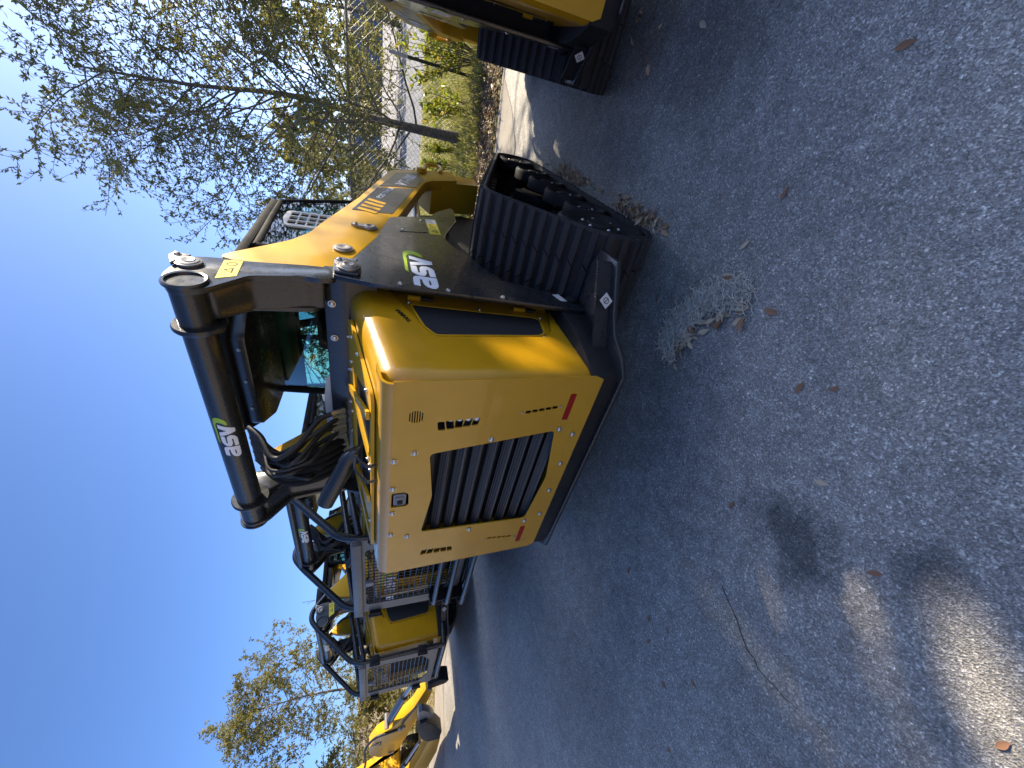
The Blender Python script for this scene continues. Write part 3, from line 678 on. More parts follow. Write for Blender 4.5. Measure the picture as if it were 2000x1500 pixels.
        b_ = MB().lathe([(0, .066), (s * .008, .067), (s * .013, .062), (s * .011, .055), (s * .004, .053), (s * .004, .01)], (s * LX, .462, 1.892), 'x', 36); b_.build('tube_cap', 'black', lo, smooth=50)
        b_ = MB().lathe([(0, .042), (s * .010, .042), (s * .011, .034), (s * .014, .034), (s * .015, .022), (s * .018, .020), (s * .013, .010)], (s * LX, .610, 1.925), 'x', 28)
        b_.prism([(.58, 1.968), (.66, 1.93), (.672, 1.972), (.655, 1.99), (.64, 1.99)], 'x', s * LX, s * (LX + .014)); po = b_.build('pivot_pin', 'pin', lo, bevel=.002)
        bolt(po, (s * (LX + .014), .654, 1.970), ax, .011)
        plate('warning_sticker', [[(.667, 1.832), (.672, 1.772), (.535, 1.764), (.503, 1.821)]], 'x', s * (LX + .001), .0015, 'yellow_sticker', lo)
        plate('sticker_mark', [[(.555, 1.783), (.60, 1.786), (.58, 1.815)], [(.563, 1.788), (.592, 1.790), (.579, 1.808)]], 'x', s * (LX + .002), .001, 'black_matte', lo)
        ri = [(.635 + .018 * math.cos(k * math.pi / 8), 1.80 + .018 * math.sin(k * math.pi / 8)) for k in range(16)]; plate('sticker_mark', [ri, [(.635 + (y - .635) * .8, 1.8 + (z - 1.8) * .8) for y, z in ri]], 'x', s * (LX + .002), .001, 'black_matte', lo)
    tt = MB().lathe([(-.66, .05), (-.66, .054), (.66, .054), (.66, .05)], (0, .462, 1.892), 'x', 40).build('torque_tube', 'black', root, smooth=60)
    for x in (-.505, .50): MB().lathe([(-.010, .058), (-.010, .080), (-.004, .084), (.004, .084), (.010, .080), (.010, .058)], (x, .470, 1.888), 'x', 32).build('tube_collar', 'black', tt)
    sc = .56; lx0 = -.135; th0 = R(188)
    def tfn(a, b_, c_):
        ang = th0 - ((b_ - 1.10) * sc) / .054 * 1.0; rr_ = .0549 + c_
        return (lx0 + (a - .531) * sc, .462 + rr_ * math.cos(ang), 1.892 + rr_ * math.sin(ang))
    logo(tt, tfn, .008)
    # --- lift arms
    ARM = [(.760, 1.80), (.808, 1.896), (.864, 1.846), (.955, 1.748), (1.033, 1.667), (1.146, 1.599), (1.321, 1.546), (1.773, 1.389), (2.50, 1.185), (2.56, 1.145), (2.68, .964), (2.815, .68), (2.80, .655), (2.56, .64), (2.534, .69), (2.43, .87), (2.36, .92), (2.295, .944), (1.564, 1.149), (1.168, 1.291), (.898, 1.395), (.80, 1.42), (.74, 1.43), (.72, 1.52)]
    for s in (1, -1):
        ax = 'x' if s > 0 else '-x'
        sl = lambda q: Vector((q.x + s * (q.y - .8) * .0667, q.y, q.z))
        AX = .625
        am = MB().prism(rpoly(ARM, .035, 4), 'x', s * (AX - .075), s * AX, fn=sl).build('lift_arm', 'yellow', root, bevel=.005, bang=50)
        fl = MB().prism([(2.44, .86), (2.53, .69), (2.56, .60), (2.60, .45), (2.80, .45), (2.80, .66), (2.68, .95)], 'x', s * (AX - .26), s * (AX - .02), fn=sl); fl.build('arm_foot', 'yellow', am, bevel=.006)
        pl = lambda loop, nm, mt, up=.001: plate(nm, [loop], 'x', s * (AX + up), .0016, mt, am, fn=sl)
        pl(rpoly([(2.07, 1.262), (2.48, 1.132), (2.588, .972), (2.42, .926), (2.30, .972), (2.176, 1.009)], .01), 'decal_panel', 'dark_decal')
        pl(rpoly([(1.54, 1.42), (2.029, 1.274), (2.142, 1.02), (1.56, 1.195)], .01), 'decal_panel', 'dark_decal')
        for k in range(4): pl([(1.565 + .06 * k, 1.392 - .018 * k), (1.60 + .06 * k, 1.380 - .018 * k), (1.555 + .06 * k, 1.275 - .018 * k), (1.52 + .06 * k, 1.288 - .018 * k)], 'slanted_stripe', 'yellow', .0022)  # four slanted yellow bars laid over the dark panel
        def ltxt(body, size, p0, d, mt, bold, nm='lettering'):
            me = text_mesh(body, size, bold, .15); e1 = Vector(d).normalized(); e2 = Vector((-e1.y, e1.x))
            if s > 0: f_ = lambda a, b_, c_: sl(Vector((AX + .003 + c_, p0[0] + e1.x * a + e2.x * b_, p0[1] + e1.y * a + e2.y * b_)))
            else: f_ = lambda a, b_, c_: sl(Vector((-AX - .003 + c_, p0[0] + .30 - e1.x * a + e2.x * b_, p0[1] - .08 - e1.y * a + e2.y * b_)))
            remap(me, f_); finish(me, mt, 0); obj(nm, me, am)
        ltxt('VT-100', .105, (2.155, 1.085), (.338, -.118), 'white_decal', .0035)
        ltxt('POSI-TRACK', .050, (1.80, 1.255), (.338, -.118), 'white_decal', .0008)
        # pins on the arm's flank
        for (y, z, r_) in ((.992, 1.437, .046), (1.295, 1.318, .040)):
            q = sl(Vector((s * AX, y, z)))
            MB().lathe([(0, r_), (s * .008, r_), (s * .010, r_ * .8), (s * .014, r_ * .75), (s * .016, r_ * .5), (s * .011, r_ * .25)], q, 'x', 26).build('pivot_pin', 'pin', am)
        q = sl(Vector((s * AX, 0, 0))).x; q = s * (AX + .5 * .0667)
        pk = MB().prism([(1.275, 1.345), (1.315, 1.345), (1.318, 1.40), (1.30, 1.413), (1.283, 1.40)], 'x', q, q + s * .012).build('pin_keeper', 'pin', am); bolt(pk, (q + s * .012, 1.30, 1.392), ax, .010)
        # shackle on the arm's front
        qx = s * (AX + (2.66 - .8) * .0667 + .012)
        sh = MB().tube(rounded([(qx, 2.655, .90), (qx + s * .01, 2.80, .885), (qx + s * .012, 2.89, .86), (qx + s * .012, 2.89, .755), (qx + s * .01, 2.80, .745), (qx, 2.69, .765)], .045), .016, 12).build('shackle', 'yellow', am, smooth=60)
        MB().lathe([(0, .034), (s * .03, .034), (s * .032, .026)], (qx - s * .01, 2.62, .935), 'x', 20).build('shackle_boss', 'yellow', am)
        # hydraulic lift cylinder half hidden inside
        MB().tube([(s * .60, 1.02, .95), (s * .60, 1.75, 1.02)], .04, 16).build('lift_cylinder', 'black', root); MB().tube([(s * .60, 1.75, 1.02), (s * .62, 2.30, 1.0)], .022, 12).build('cylinder_rod', 'steel', root)
    # --- cab
    cab = MB()
    T = .03
    SIDE = [(1.24, 1.00), (1.28, 1.49), (1.33, 1.88), (2.19, 1.90), (2.44, 1.42), (2.46, 1.10)]
    for s in (1, -1):
        P = [Vector((s * .475, y, z)) for y, z in SIDE]
        for a, b_ in zip(P[1:], P[2:]): cab.tube([a, b_], .026, 8)
        cab.tube([P[0], P[1]], .026, 8); cab.tube([Vector((s * .475, 2.0, 1.10)), Vector((s * .475, 2.0, 1.90))], .012, 8)
    for y, z in ((1.28, 1.49), (1.33, 1.88), (2.19, 1.90), (2.44, 1.42)): cab.tube([(-.475, y, z), (.475, y, z)], .024, 8)
    co = cab.build('cab_frame', 'cab_black', root, smooth=50)
    rl = [(-.26, .70), (.30, .70), (.49, .98), (.50, 2.20), (.42, 2.26), (-.42, 2.26), (-.50, 2.20), (-.45, .98)]
    rf = MB().prism(rpoly(rl, .05), 'z', 1.905, 1.958).build('cab_roof', 'cab_black', root, bevel=.014)
    fa = MB().prism(rpoly([(-.24, .73), (.28, .73), (.44, 1.00), (.44, 1.30), (-.44, 1.30), (-.40, 1.00)], .03), 'z', 1.845, 1.904).build('roof_fascia', 'black', root, bevel=.004)
    for x in (.22, .04, -.13): bolt(fa, (x, .728, 1.875), 'y', .007)
    MB().prism([(1.36, 1.90), (1.38, 1.80), (1.60, 1.80), (2.15, 1.90)], 'x', -.44, .44).build('headliner', 'headliner', root, bevel=.01)
    MB().lathe([(0, .10), (-.02, .10), (-.03, .07), (-.03, .02)], (.20, 1.50, 1.797), 'z', 24).build('cab_speaker', 'fabric', root)
    for s in (1, -1):
        sg = [(1.26, 1.02), (1.30, 1.49), (1.35, 1.87), (2.17, 1.88), (2.42, 1.42), (2.44, 1.10)]
        plate('side_window', [sg], 'x', s * .487, .005, 'glass', root)
        gr = []
        g0 = rpoly([(1.66, 1.80), (1.80, 1.83), (1.96, 1.82), (1.96, 1.40), (1.66, 1.40)], .04)
        hs = []
        for i in range(3):
            for j in range(7):
                y0, z0 = 1.695 + i * .083, 1.425 + j * .054; hs.append(rpoly([(y0, z0), (y0 + .070, z0), (y0 + .070, z0 + .045), (y0, z0 + .045)], .006, 1))
        plate('window_grille', [g0] + hs, 'x', s * .497, .010, 'white_plastic', root)
    plate('rear_window', [[(-.45, 1.02), (.45, 1.02), (.45, 1.86), (-.45, 1.86)]], 'y', 0, .005, 'glass', root, fn=lambda q: Vector((q.x, 1.245 + (q.z - 1.02) * .095 + q.y, q.z)))
    plate('windscreen', [[(-.45, 1.10), (.45, 1.10), (.45, 1.42), (-.45, 1.42)]], 'y', 2.45, .005, 'glass', root)
    plate('windscreen', [[(-.45, 1.44), (.45, 1.44), (.45, 1.88), (-.45, 1.88)]], 'y', 0, .005, 'glass', root, fn=lambda q: Vector((q.x, 2.44 - (q.z - 1.42) * .52 + q.y, q.z)))
    seat = MB().prism(rpoly([(1.46, 1.02), (1.42, 1.10), (1.36, 1.50), (1.38, 1.64), (1.45, 1.64), (1.50, 1.50), (1.54, 1.16), (1.90, 1.12), (1.90, 1.02)], .04), 'x', -.20, .20).build('seat', 'fabric', root, bevel=.03, seg=3)
    for s in (1, -1): MB().prism(rpoly([(1.45, 1.02), (1.45, 1.24), (1.55, 1.28), (1.95, 1.30), (1.98, 1.26), (1.95, 1.02)], .03), 'x', s * .26, s * .36).build('armrest', 'fabric', root, bevel=.012)
    MB().box((-.44, 2.05, 1.0), (.44, 2.40, 1.16)).build('dashboard', 'black_matte', root, bevel=.02)
    MB().tube([(.40, 2.36, 1.2), (.40, 2.34, 1.60), (.28, 2.26, 1.70)], .02, 8).build('display_post', 'black_matte', root)
    # --- hydraulic hoses gathered under the tube
    rnd = random.Random(11)
    for k in range(15):
        x0 = -.05 - .02 * k + rnd.uniform(-.02, .02); 
        path = [(-.06 - .024 * k + rnd.uniform(-.015, .015), .60, 1.47), (-.07 - .025 * k, .54 + rnd.uniform(-.05, .03), 1.55 + rnd.uniform(-.02, .03)), (-.13 - .016 * k, .44 + rnd.uniform(-.05, .06), 1.64 + rnd.uniform(-.05, .04)), (-.17 - .013 * k, .44 + rnd.uniform(-.04, .06), 1.73 + rnd.uniform(-.03, .04)), (-.13 - .016 * k, .52, 1.80), (-.12 - .016 * k, .58, 1.86)]
        h = MB().tube(path, rnd.choice((.009, .011, .013)), 10, smooth_pts=6).build('hydraulic_hose', 'hose', root, smooth=60)
        p0 = Vector(path[0]); MB().tube([p0 + Vector((0, .02, -.03)), p0 + Vector((0, -.012, .03))], .017, 6).build('hose_fitting', 'steel', h)
    for k in range(5):
        x0 = -.24 - .045 * k
        path = [(x0 - .03, .62, 1.46), (x0, .55, 1.50), (x0 + .03, .47, 1.58), (x0 + .02, .46, 1.69), (x0, .52, 1.77), (x0, .60, 1.84)]
        MB().tube(path, .023, 12, smooth_pts=6).build('hose_sleeve', 'fabric', root, smooth=60)
    for s in (1, -1): make_track(root, s, parted)
    if forestry:
        HP = [(-.05, .42), (-.06, 1.42), (-.02, 1.55), (.42, 1.95), (.53, 2.03), (.64, 2.03), (.86, 1.85), (.98, 1.72), (1.00, 1.45)]
        for s in (1, -1):
            MB().tube(rounded([(s * .585, y, z) for y, z in HP], .09), .030, 14).build('guard_hoop', 'black', root, smooth=60)
            MB().tube(rounded([(s * .60, -.04, 1.40), (s * .62, .10, 1.43), (s * .66, .62, 1.53)], .05), .026, 12).build('guard_rail', 'black', root, smooth=60)
            MB().tube([(s * .60, -.05, .44), (s * .62, .70, .40)], .030, 12).build('guard_rail', 'black', root, smooth=60)
            MB().tube(rounded([(s * .50, -.03, 1.47), (s * .50, .55, 1.57), (s * .50, .62, 1.50)], .04), .024, 12).build('guard_rail', 'black', root, smooth=60)
        MB().tube([(-.585, .43, 1.955), (.585, .43, 1.955)], .026, 12).build('guard_crossbar', 'black', root, smooth=60)
        MB().tube([(-.585, -.05, .44), (.585, -.05, .44)], .032, 12).build('guard_crossbar', 'black', root, smooth=60)
        # hinged rear guard: grey plate frame with wire mesh
        o_ = rpoly([(-.60, 1.46), (.60, 1.46), (.60, .52), (-.60, .52)], .03); i_ = rpoly([(-.46, 1.36), (.46, 1.36), (.46, .70), (.25, .60), (-.25, .60), (-.46, .70)], .04)
        gp = plate('guard_panel', [o_, i_], 'y', -.085, .012, 'grey_guard', root, bev=.002)
        MB().box((-.60, -.13, 1.385), (.60, -.092, 1.462)).build('guard_header', 'grey_guard', gp, bevel=.006)
        for k in range(19):
            x = -.45 + k * .05; MB().tube([(x, -.075, .61), (x, -.075, 1.37)], .0042, 5).build('mesh_wire', 'black', gp, smooth=0)
        for k in range(15):
            z = .64 + k * .05; MB().tube([(-.47, -.0835, z), (.47, -.0835, z)], .0042, 5).build('mesh_wire', 'black', gp, smooth=0)
        for s in (1, -1):
            for z in (1.28, .72):
                b_ = MB().box(*sorted_box((s * .585, -.125, z - .05), (s * .665, -.03, z + .05))); b_.tube([(s * .63, -.12, z - .06), (s * .63, -.12, z + .06)], .016, 10); b_.build('guard_hinge', 'black_matte', gp, bevel=.004)
        MB().box((-.06, -.125, 1.30), (.0, -.09, 1.36)).build('latch', 'grey_plastic', gp, bevel=.005)
        # step bumper of three bent tubes
        for k, z in enumerate((.80 - .02, .66, .52)):
            MB().tube(rounded([(-.50, -.02, z), (-.50, -.19 - .02 * k, z - .02), (.50, -.19 - .02 * k, z - .02), (.50, -.02, z)], .08), .024, 12).build('step_tube', 'black', root, smooth=60)
        for s in (1, -1): MB().box((s * .40 - .012, -.20, .48), (s * .40 + .012, -.06, .80)).build('step_bracket', 'black_matte', root, bevel=.004)
        me = text_mesh('MAX', .075, .003, .1); remap(me, lambda a, b_, c_: (-.20 + a * .9, .727 + c_, 1.849 + b_ * .8)); finish(me, 'white_decal', 0); obj('lettering', me, fa)
        lg = empty_plane_logo(gp)
        an = MB().tube([(-.30, 1.2, 1.95), (-.30, 1.2, 2.12)], .004, 5).tube([(-.30, 1.2, 2.12), (-.20, 1.15, 2.22), (-.16, 1.13, 2.27)], .003, 5).tube([(-.30, 1.2, 2.12), (-.40, 1.22, 2.22), (-.45, 1.22, 2.24)], .003, 5); an.build('antenna', 'steel', root)
        MB().box((.10, .80, 1.96), (.36, 1.05, 2.03)).build('light_bar', 'black_matte', root, bevel=.01)
    return root
def sorted_box(a, b_): return tuple(min(x, y) for x, y in zip(a, b_)), tuple(max(x, y) for x, y in zip(a, b_))
def empty_plane_logo(gp):
    # emblem on the radiator seen through the wires
    logo(gp, lambda a, b_, c_: (-.50 + (a - .531) * .95, -.004 + c_, 1.16 + (b_ - 1.10) * .95), .02)
def copy_tree(o, parent=None):
    c_ = o.copy(); col.objects.link(c_); c_.parent = parent
    for ch in list(o.children): copy_tree(ch, c_)
    return c_
G4 = 'yellow and black track loaders parked in a row'
ld = make_loader('track_loader')
ld.location = (-.025, 0, 0)
tag(ld, 'large gold and black track loader in the middle, its rear door facing the camera', 'track loader', G4)
l4 = copy_tree(ld); l4.location = (2.183, .969, 0); l4.rotation_euler = (0, 0, R(-3.3)); l4.scale = (.9,) * 3   # a smaller, narrower machine
for ch in l4.children:
    if ch.name.split('.')[0] in ('track', 'rear_idler', 'front_idler', 'road_wheel', 'drive_sprocket', 'track_frame'):
        ch.location.x += .17 if ch.data.vertices[0].co.x < 0 else -.17
    if ch.name.split('.')[0] in ('belly_plate', 'bumper_flange'): ch.scale.x = .86
tag(l4, 'track loader cut off by the top edge of the photo, beside the grass verge', 'track loader', G4)
lf = make_loader('track_loader', parted=False, forestry=True); lf.location = (-2.12, .84, 0)
tag(lf, 'track loader with tube guards and grey mesh rear guard, directly behind the middle loader', 'track loader', G4)
l3 = copy_tree(lf); l3.location = (-4.93, .93, 0)
for ch in list(l3.children):
    if ch.name.split('.')[0] in ('step_tube', 'step_bracket'): bpy.data.objects.remove(ch)
tag(l3, 'farthest guarded track loader, between the excavator arm and the other loaders', 'track loader', G4)
# ------------------------------------------------------------------ trees
def make_tree(name, label, stem, r0, prim, leaf, mat, seed, group=None, twig_leaf=22, sub=8, twigs=5, droop=.15, lean=(0, 0, 0), cat='tree', droop2=.25, keep=None):
    """stem: trunk polyline; prim: list of (t along stem, azimuth deg, rise deg, length); leaf: (length, width)"""
    rd = random.Random(seed); nr = np.random.default_rng(seed)
    S = catmull([Vector(p) for p in stem], 8); root = empty(name, S[0])
    o0 = S[0].copy(); S = [p - o0 for p in S]
    trunk = MB(); limbs = MB(); tw = MB(); LP = []; LD = []
    n = len(S); trunk.tube(S, [r0 * (1 - .90 * (i / (n - 1)) ** .62) * (1.25 if i == 0 else 1) for i in range(n)], 12, cap=False)
    def walk(p, d, L, segs, wander, grav):
        P = [p.copy()]; d = d.normalized()
        for i in range(segs):
            d = (d + Vector((rd.gauss(0, wander), rd.gauss(0, wander), rd.gauss(0, wander) + grav / segs))).normalized()
            P.append(P[-1] + d * (L / segs))
        return P
    def at(P, t):
        k = min(int(t * (len(P) - 1)), len(P) - 2); f = t * (len(P) - 1) - k
        return P[k].lerp(P[k + 1], f), (P[k + 1] - P[k]).normalized()
    for (t_, az, rise, L) in prim:
        p, td = at(S, t_)
        d = Vector((math.cos(R(az)) * math.cos(R(rise)), math.sin(R(az)) * math.cos(R(rise)), math.sin(R(rise)))) + Vector(lean)
        P = walk(p, d, L, 9, .10, -droop)
        rr = r0 * (.20 - .11 * t_)
        limbs.tube(P, [rr, rr * .12], 6, cap=False)
        for k in range(sub):
            t2 = .18 + .82 * (k + rd.random()) / sub
            q, qd = at(P, min(t2, .99)); side = qd.cross(Vector((rd.gauss(0, 1), rd.gauss(0, 1), rd.gauss(0, 1)))).normalized()
            d2 = qd * .75 + side * .85 + Vector((0, 0, .15)); L2 = L * rd.uniform(.22, .46) * (1.15 - .5 * t2)
            P2 = walk(q, d2, L2, 6, .16, -droop2)
            if keep and not any(keep(x + o0) for x in P2[2:]): continue
            limbs.tube(P2, [rr * .32 * (1.2 - t2) + .003, .0022], 4, cap=False)
            for j in range(twigs):
                t3 = .12 + .88 * (j + rd.random()) / twigs
                q3, qd3 = at(P2, min(t3, .99)); side = qd3.cross(Vector((rd.gauss(0, 1), rd.gauss(0, 1), rd.gauss(0, 1)))).normalized()
                L3 = rd.uniform(.12, .34) * (.7 + .25 * L)
                P3 = walk(q3, qd3 * .7 + side * .8, L3, 4, .2, -droop2)
                if keep and not (keep(P3[2] + o0) and keep(P3[4] + o0)): continue
                tw.tube(P3, [.0032, .0012], 3, cap=False)
                for m_ in range(twig_leaf):
                    x, xd = at(P3, rd.random() ** .8 * .995)
                    if keep and not keep(x + o0): continue
                    LP.append(x); v_ = Vector((rd.gauss(0, 1), rd.gauss(0, 1), rd.gauss(0, 1)));
                    LD.append(xd * .6 + v_.normalized() * .9 + Vector((0, 0, -.15)))
            for m_ in range(int(twig_leaf * .7)):
                x, xd = at(P2, .2 + .79 * rd.random())
                if keep and not keep(x + o0): continue
                LP.append(x); v_ = Vector((rd.gauss(0, 1), rd.gauss(0, 1), rd.gauss(0, 1))); LD.append(xd * .6 + v_.normalized())
    trunk.build('trunk', 'bark', root, smooth=60); limbs.build('limb', 'bark', root, smooth=60)['kind'] = 'stuff'
    tw.build('twig', 'bark', root, smooth=0)['kind'] = 'stuff'
    k = len(LP); Lr = leaf[0] * nr.uniform(.65, 1.25, k)
    leaf_cloud('crown', np.array([tuple(p) for p in LP]), np.array([tuple(p) for p in LD]), Lr, Lr * leaf[1] / leaf[0], mat, root)['kind'] = 'stuff'
    tag(root, label, cat, group); return root
rd = random.Random(3)
# slender leaning oak on the verge
prim = []
for k in range(44):
    t_ = .20 + .78 * (k + .5 * rd.random()) / 44; az = k * 137.5 + rd.uniform(-25, 25)
    low = 1 - (t_ - .24) / .74
    prim.append((t_, az, rd.uniform(22, 48) * (1 - .35 * low) + 8 * (1 - low), (1.05 + 1.25 * low ** .7) * rd.uniform(.75, 1.15)))
prim += [(.55, 178, 48, 2.4), (.62, 185, 55, 2.3), (.70, 172, 50, 2.1), (.5, 165, 40, 2.4), (.45, 200, 30, 2.2), (.72, 10, 55, 2.0), (.60, 0, 50, 2.3), (.48, 350, 38, 2.4), (.55, 20, 45, 2.3)]
make_tree('oak_tree', 'slender oak with sparse olive leaves leaning on the grass verge, nearest of the trees', [(.735, 5.72, .0), (.735, 5.70, .7), (.75, 5.70, 1.36), (.80, 5.72, 2.3), (.68, 5.75, 3.4), (.62, 5.8, 4.5)], .092, prim, (.048, .018), 'oak_leaf', 21, 'trees around the lot', twig_leaf=13, sub=11, twigs=5, droop=.05, droop2=.35)
# bushy trees; the unseen ones on the sunny side are added for shade
def bushy(name, label, x, y, h, rad, seed, leaf, mat, nprim=34, tl=14, group='trees around the lot', r0=.09, low=.25, keep=None, sub=8, twigs=5):
    r_ = random.Random(seed); pr = []
    for k in range(nprim):
        t_ = low + (.97 - low) * (k + .5 * r_.random()) / nprim; q = (t_ - low) / (.97 - low)
        pr.append((t_, k * 137.5 + r_.uniform(-30, 30), 8 + 42 * q + r_.uniform(-10, 12), rad * (1.15 - .62 * q) * r_.uniform(.75, 1.15)))
    return make_tree(name, label, [(x, y, 0), (x + r_.uniform(-.1, .1), y, h * .3), (x + r_.uniform(-.2, .2), y + .1, h * .62), (x + r_.uniform(-.2, .2), y, h * .92)], r0, pr, leaf, mat, seed, group, twig_leaf=tl, sub=sub, twigs=twigs, droop=.15, droop2=.3, keep=keep)
def inpoly(x, y, P):
    c_ = False; j = len(P) - 1
    for i in range(len(P)):
        if (P[i][1] > y) != (P[j][1] > y) and x < (P[j][0] - P[i][0]) * (y - P[i][1]) / (P[j][1] - P[i][1]) + P[i][0]: c_ = not c_
        j = i
    return c_
SUN_GAPS = [[(.44, -.70), (.55, -.81), (.44, -.93), (.33, -1.09), (.28, -1.15), (.13, -1.36), (-.06, -1.38), (.16, -1.13), (.29, -.92)],
        [(.61, -.83), (.73, -.90), (.63, -1.05), (.52, -1.21), (.40, -1.40), (.20, -1.40), (.33, -1.16), (.47, -.99)]]  # ground streaks left open in the added crowns so sun gets through
SUN_PATCH = [(.05, .92), (.38, .92), (.44, .68), (.34, .56), (.10, .57)]  # opening in the added crowns for a sun patch on the hood flank
def shade_cut(p):
    # keeps only leaves that shade the lot, cut open where sun should land
    k = p.z / sv.z; gx, gy = p.x - sv.x * k, p.y - sv.y * k
    if not (-.9 < gx < 3.3 and -1.75 < gy < 2.9): return False
    q = (p.x - .60) / sv.x; fy, fz = p.y - sv.y * q, p.z - sv.z * q
    if -.2 < fy < .80 and 1.265 - .05 * math.sin(fy * 9) < fz < 1.50: return False
    if .30 < fy < .80 and 1.45 < fz < 2.12: return False
    if .60 < fy < 1.80 and 1.15 < fz < 1.75 + 1.1 * max(0, 1.1 - fy): return False
    if inpoly(fy, fz, SUN_PATCH): return False
    return not any(inpoly(gx, gy, g) for g in SUN_GAPS)
bushy('oak_tree', 'dense broad oak added out of view on the verge to shade the lot', 4.7, 7.9, 8.6, 2.7, 31, (.075, .05), 'oak_leaf', 56, 52, low=.28, keep=shade_cut)  # unseen oak, added with its crown cut to shape the shade
bushy('oak_tree', 'second dense oak added out of view on the verge to thicken the shade', 6.2, 7.2, 8.8, 2.3, 34, (.085, .06), 'oak_leaf', 66, 56, low=.42, keep=shade_cut)  # also unseen, added to fill thin spots in that shade
def far_shade_cut(p):  # crown clipped to the rays that shade the guarded loaders and ground nearby
    k = p.z / sv.z; gx, gy = p.x - sv.x * k, p.y - sv.y * k
    if not (-6.6 < gx < -1.55 and -1.6 < gy < 3.4): return False
    q = (p.x + 2.1) / sv.x; fy, fz = p.y - sv.y * q, p.z - sv.z * q
    return not (.8 < fy < 3.6 and 1.35 < fz < 2.1)
bushy('oak_tree', 'very tall tree added out of view across the road to shade the guarded loaders', 9.7, 22.0, 20.5, 3.6, 37, (.26, .15), 'far_leaf', 48, 16, 'trees across the road', low=.68, r0=.30, keep=far_shade_cut)  # unseen tree added to keep sun off the far loader's flank
# feathery tree on the left, beyond the excavator
bushy('oak_tree', 'wide feathery tree with yellow green leaves behind the excavator arm', -15.0, 3.7, 5.2, 2.5, 41, (.085, .034), 'far_leaf', 44, 13, low=.22)
bushy('oak_tree', 'low olive tree at the bottom edge of the photo, beside the feathery tree', -16.5, 1.0, 3.7, 2.2, 42, (.09, .04), 'far_leaf', 34, 13, low=.15)
bushy('shrub', 'bright olive shrub low between the feathery tree and the excavator', -13.2, 2.9, 1.5, 1.0, 43, (.075, .034), 'far_leaf', 22, 13, low=.1, r0=.03)
# trees across the road
for k, (x, y, h, rr, lb) in enumerate(((3.2, 27, 7.0, 3.4, 'tall olive tree across the road, partly behind the near oak at the top edge'), (-3.0, 28, 6.2, 3.0, 'middle olive tree across the road, behind the near oak'), (-8.5, 29, 7.2, 3.4, 'olive tree across the road, seen beside the cab of the middle loader'), (-14.5, 31, 6.5, 3.4, 'olive tree across the road, behind the middle loader'), (-21, 30, 6.0, 3.2, 'far olive tree across the road, behind the guarded loaders'))):
    bushy('oak_tree', lb, x, y, h, rr, 60 + k, (.19, .10), 'far_leaf', 36, 9, 'trees across the road', low=.12, r0=.14, sub=8, twigs=5)
# warehouse beyond the yard
wh = empty('warehouse', (0, 82, 0)); tag(wh, 'long low grey blue warehouse beyond the pale yard', 'warehouse')
ground_mat('warehouse_wall', [(0.3, (0.16, 0.20, 0.25)), (0.7, (0.20, 0.24, 0.29))], .4, .7, .1, 6)
MB().box((-60, -6, 0), (60, 6, 4.2)).build('wall', 'warehouse_wall', wh, smooth=0)
MB().prism([(-6.4, 4.2), (0, 5.4), (6.4, 4.2)], 'x', -60.4, 60.4).build('roof', 'pale_concrete', wh, smooth=0)
for k in range(10): MB().box((-54 + k * 12, -6.08, 0), (-50 + k * 12, -5.99, 3.4)).build('roller_door', 'pale_concrete', wh, smooth=0)

# ------------------------------------------------------------------ verge planting: grass, litter, bush, stake, fence
n = 52000; gx = rng.uniform(-5, 4.2, n); gy = rng.uniform(0, 1, n) ** 1.25 * 6.6 + np.array([verge_edge(x) for x in gx]) + .55
P = np.stack([gx, gy, np.array([vz(x, y) for x, y in zip(gx, gy)])], 1); D = np.stack([rng.normal(0, .45, n), rng.normal(0, .45, n), np.ones(n)], 1)
Lr = rng.uniform(.05, .16, n); leaf_cloud('grass', P, D, Lr, Lr * .07 + .002, 'grass_blade', fold=.1)
tag(bpy.data.objects['grass'], 'yellow green grass on the verge behind the loaders', 'grass', kind='stuff')
def litter(name, label, n, fx, fy, z0, mat, ln=.055, sd=5):
    q = np.random.default_rng(sd); X = fx(q, n); Y = fy(q, X, n)
    P = np.stack([X, Y, z0(X, Y) + q.uniform(.002, .028, n)], 1)
    D = np.stack([q.normal(0, 1, n), q.normal(0, 1, n), q.normal(0, .28, n)], 1); up = np.stack([q.normal(0, .45, n), q.normal(0, .45, n), np.ones(n)], 1)
    Lr = ln * q.uniform(.6, 1.25, n); o = leaf_cloud(name, P, D, Lr, Lr * .40, mat, up=up, fold=.3)
    return tag(o, label, 'leaves', kind='stuff')
vy = lambda X: np.array([verge_edge(x) for x in X]); vvz = lambda X, Y: np.array([vz(x, y) for x, y in zip(X, Y)])
litter('leaf_litter', 'brown dry leaves heaped along the verge edge', 9000, lambda q, n: q.uniform(-3.0, 3.2, n), lambda q, X, n: vy(X) + .02 + np.abs(q.normal(0, .55, n)), vvz, 'litter_leaf', .06, 5)
litter('leaf_litter', 'thin scatter of dry leaves among the left verge', 2500, lambda q, n: q.uniform(-13, -3, n), lambda q, X, n: vy(X) + np.abs(q.normal(0, .5, n)), vvz, 'litter_leaf', .06, 6)
litter('leaf_litter', 'dry leaves gathered along the foot of the rubber track', 260, lambda q, n: 0.998 + np.abs(q.normal(0, .026, n)), lambda q, X, n: np.concatenate([q.uniform(.62, 1.15, n // 2), q.normal(1.75, .18, n - n // 2)]) , lambda X, Y: 0 * X, 'dry_leaf', .045, 8)
litter('leaf_litter', 'few dry leaves at the foot of the cut off loader', 40, lambda q, n: q.uniform(1.55, 1.85, n), lambda q, X, n: q.uniform(1.15, 2.1, n), lambda X, Y: 0 * X, 'dry_leaf', .05, 9)
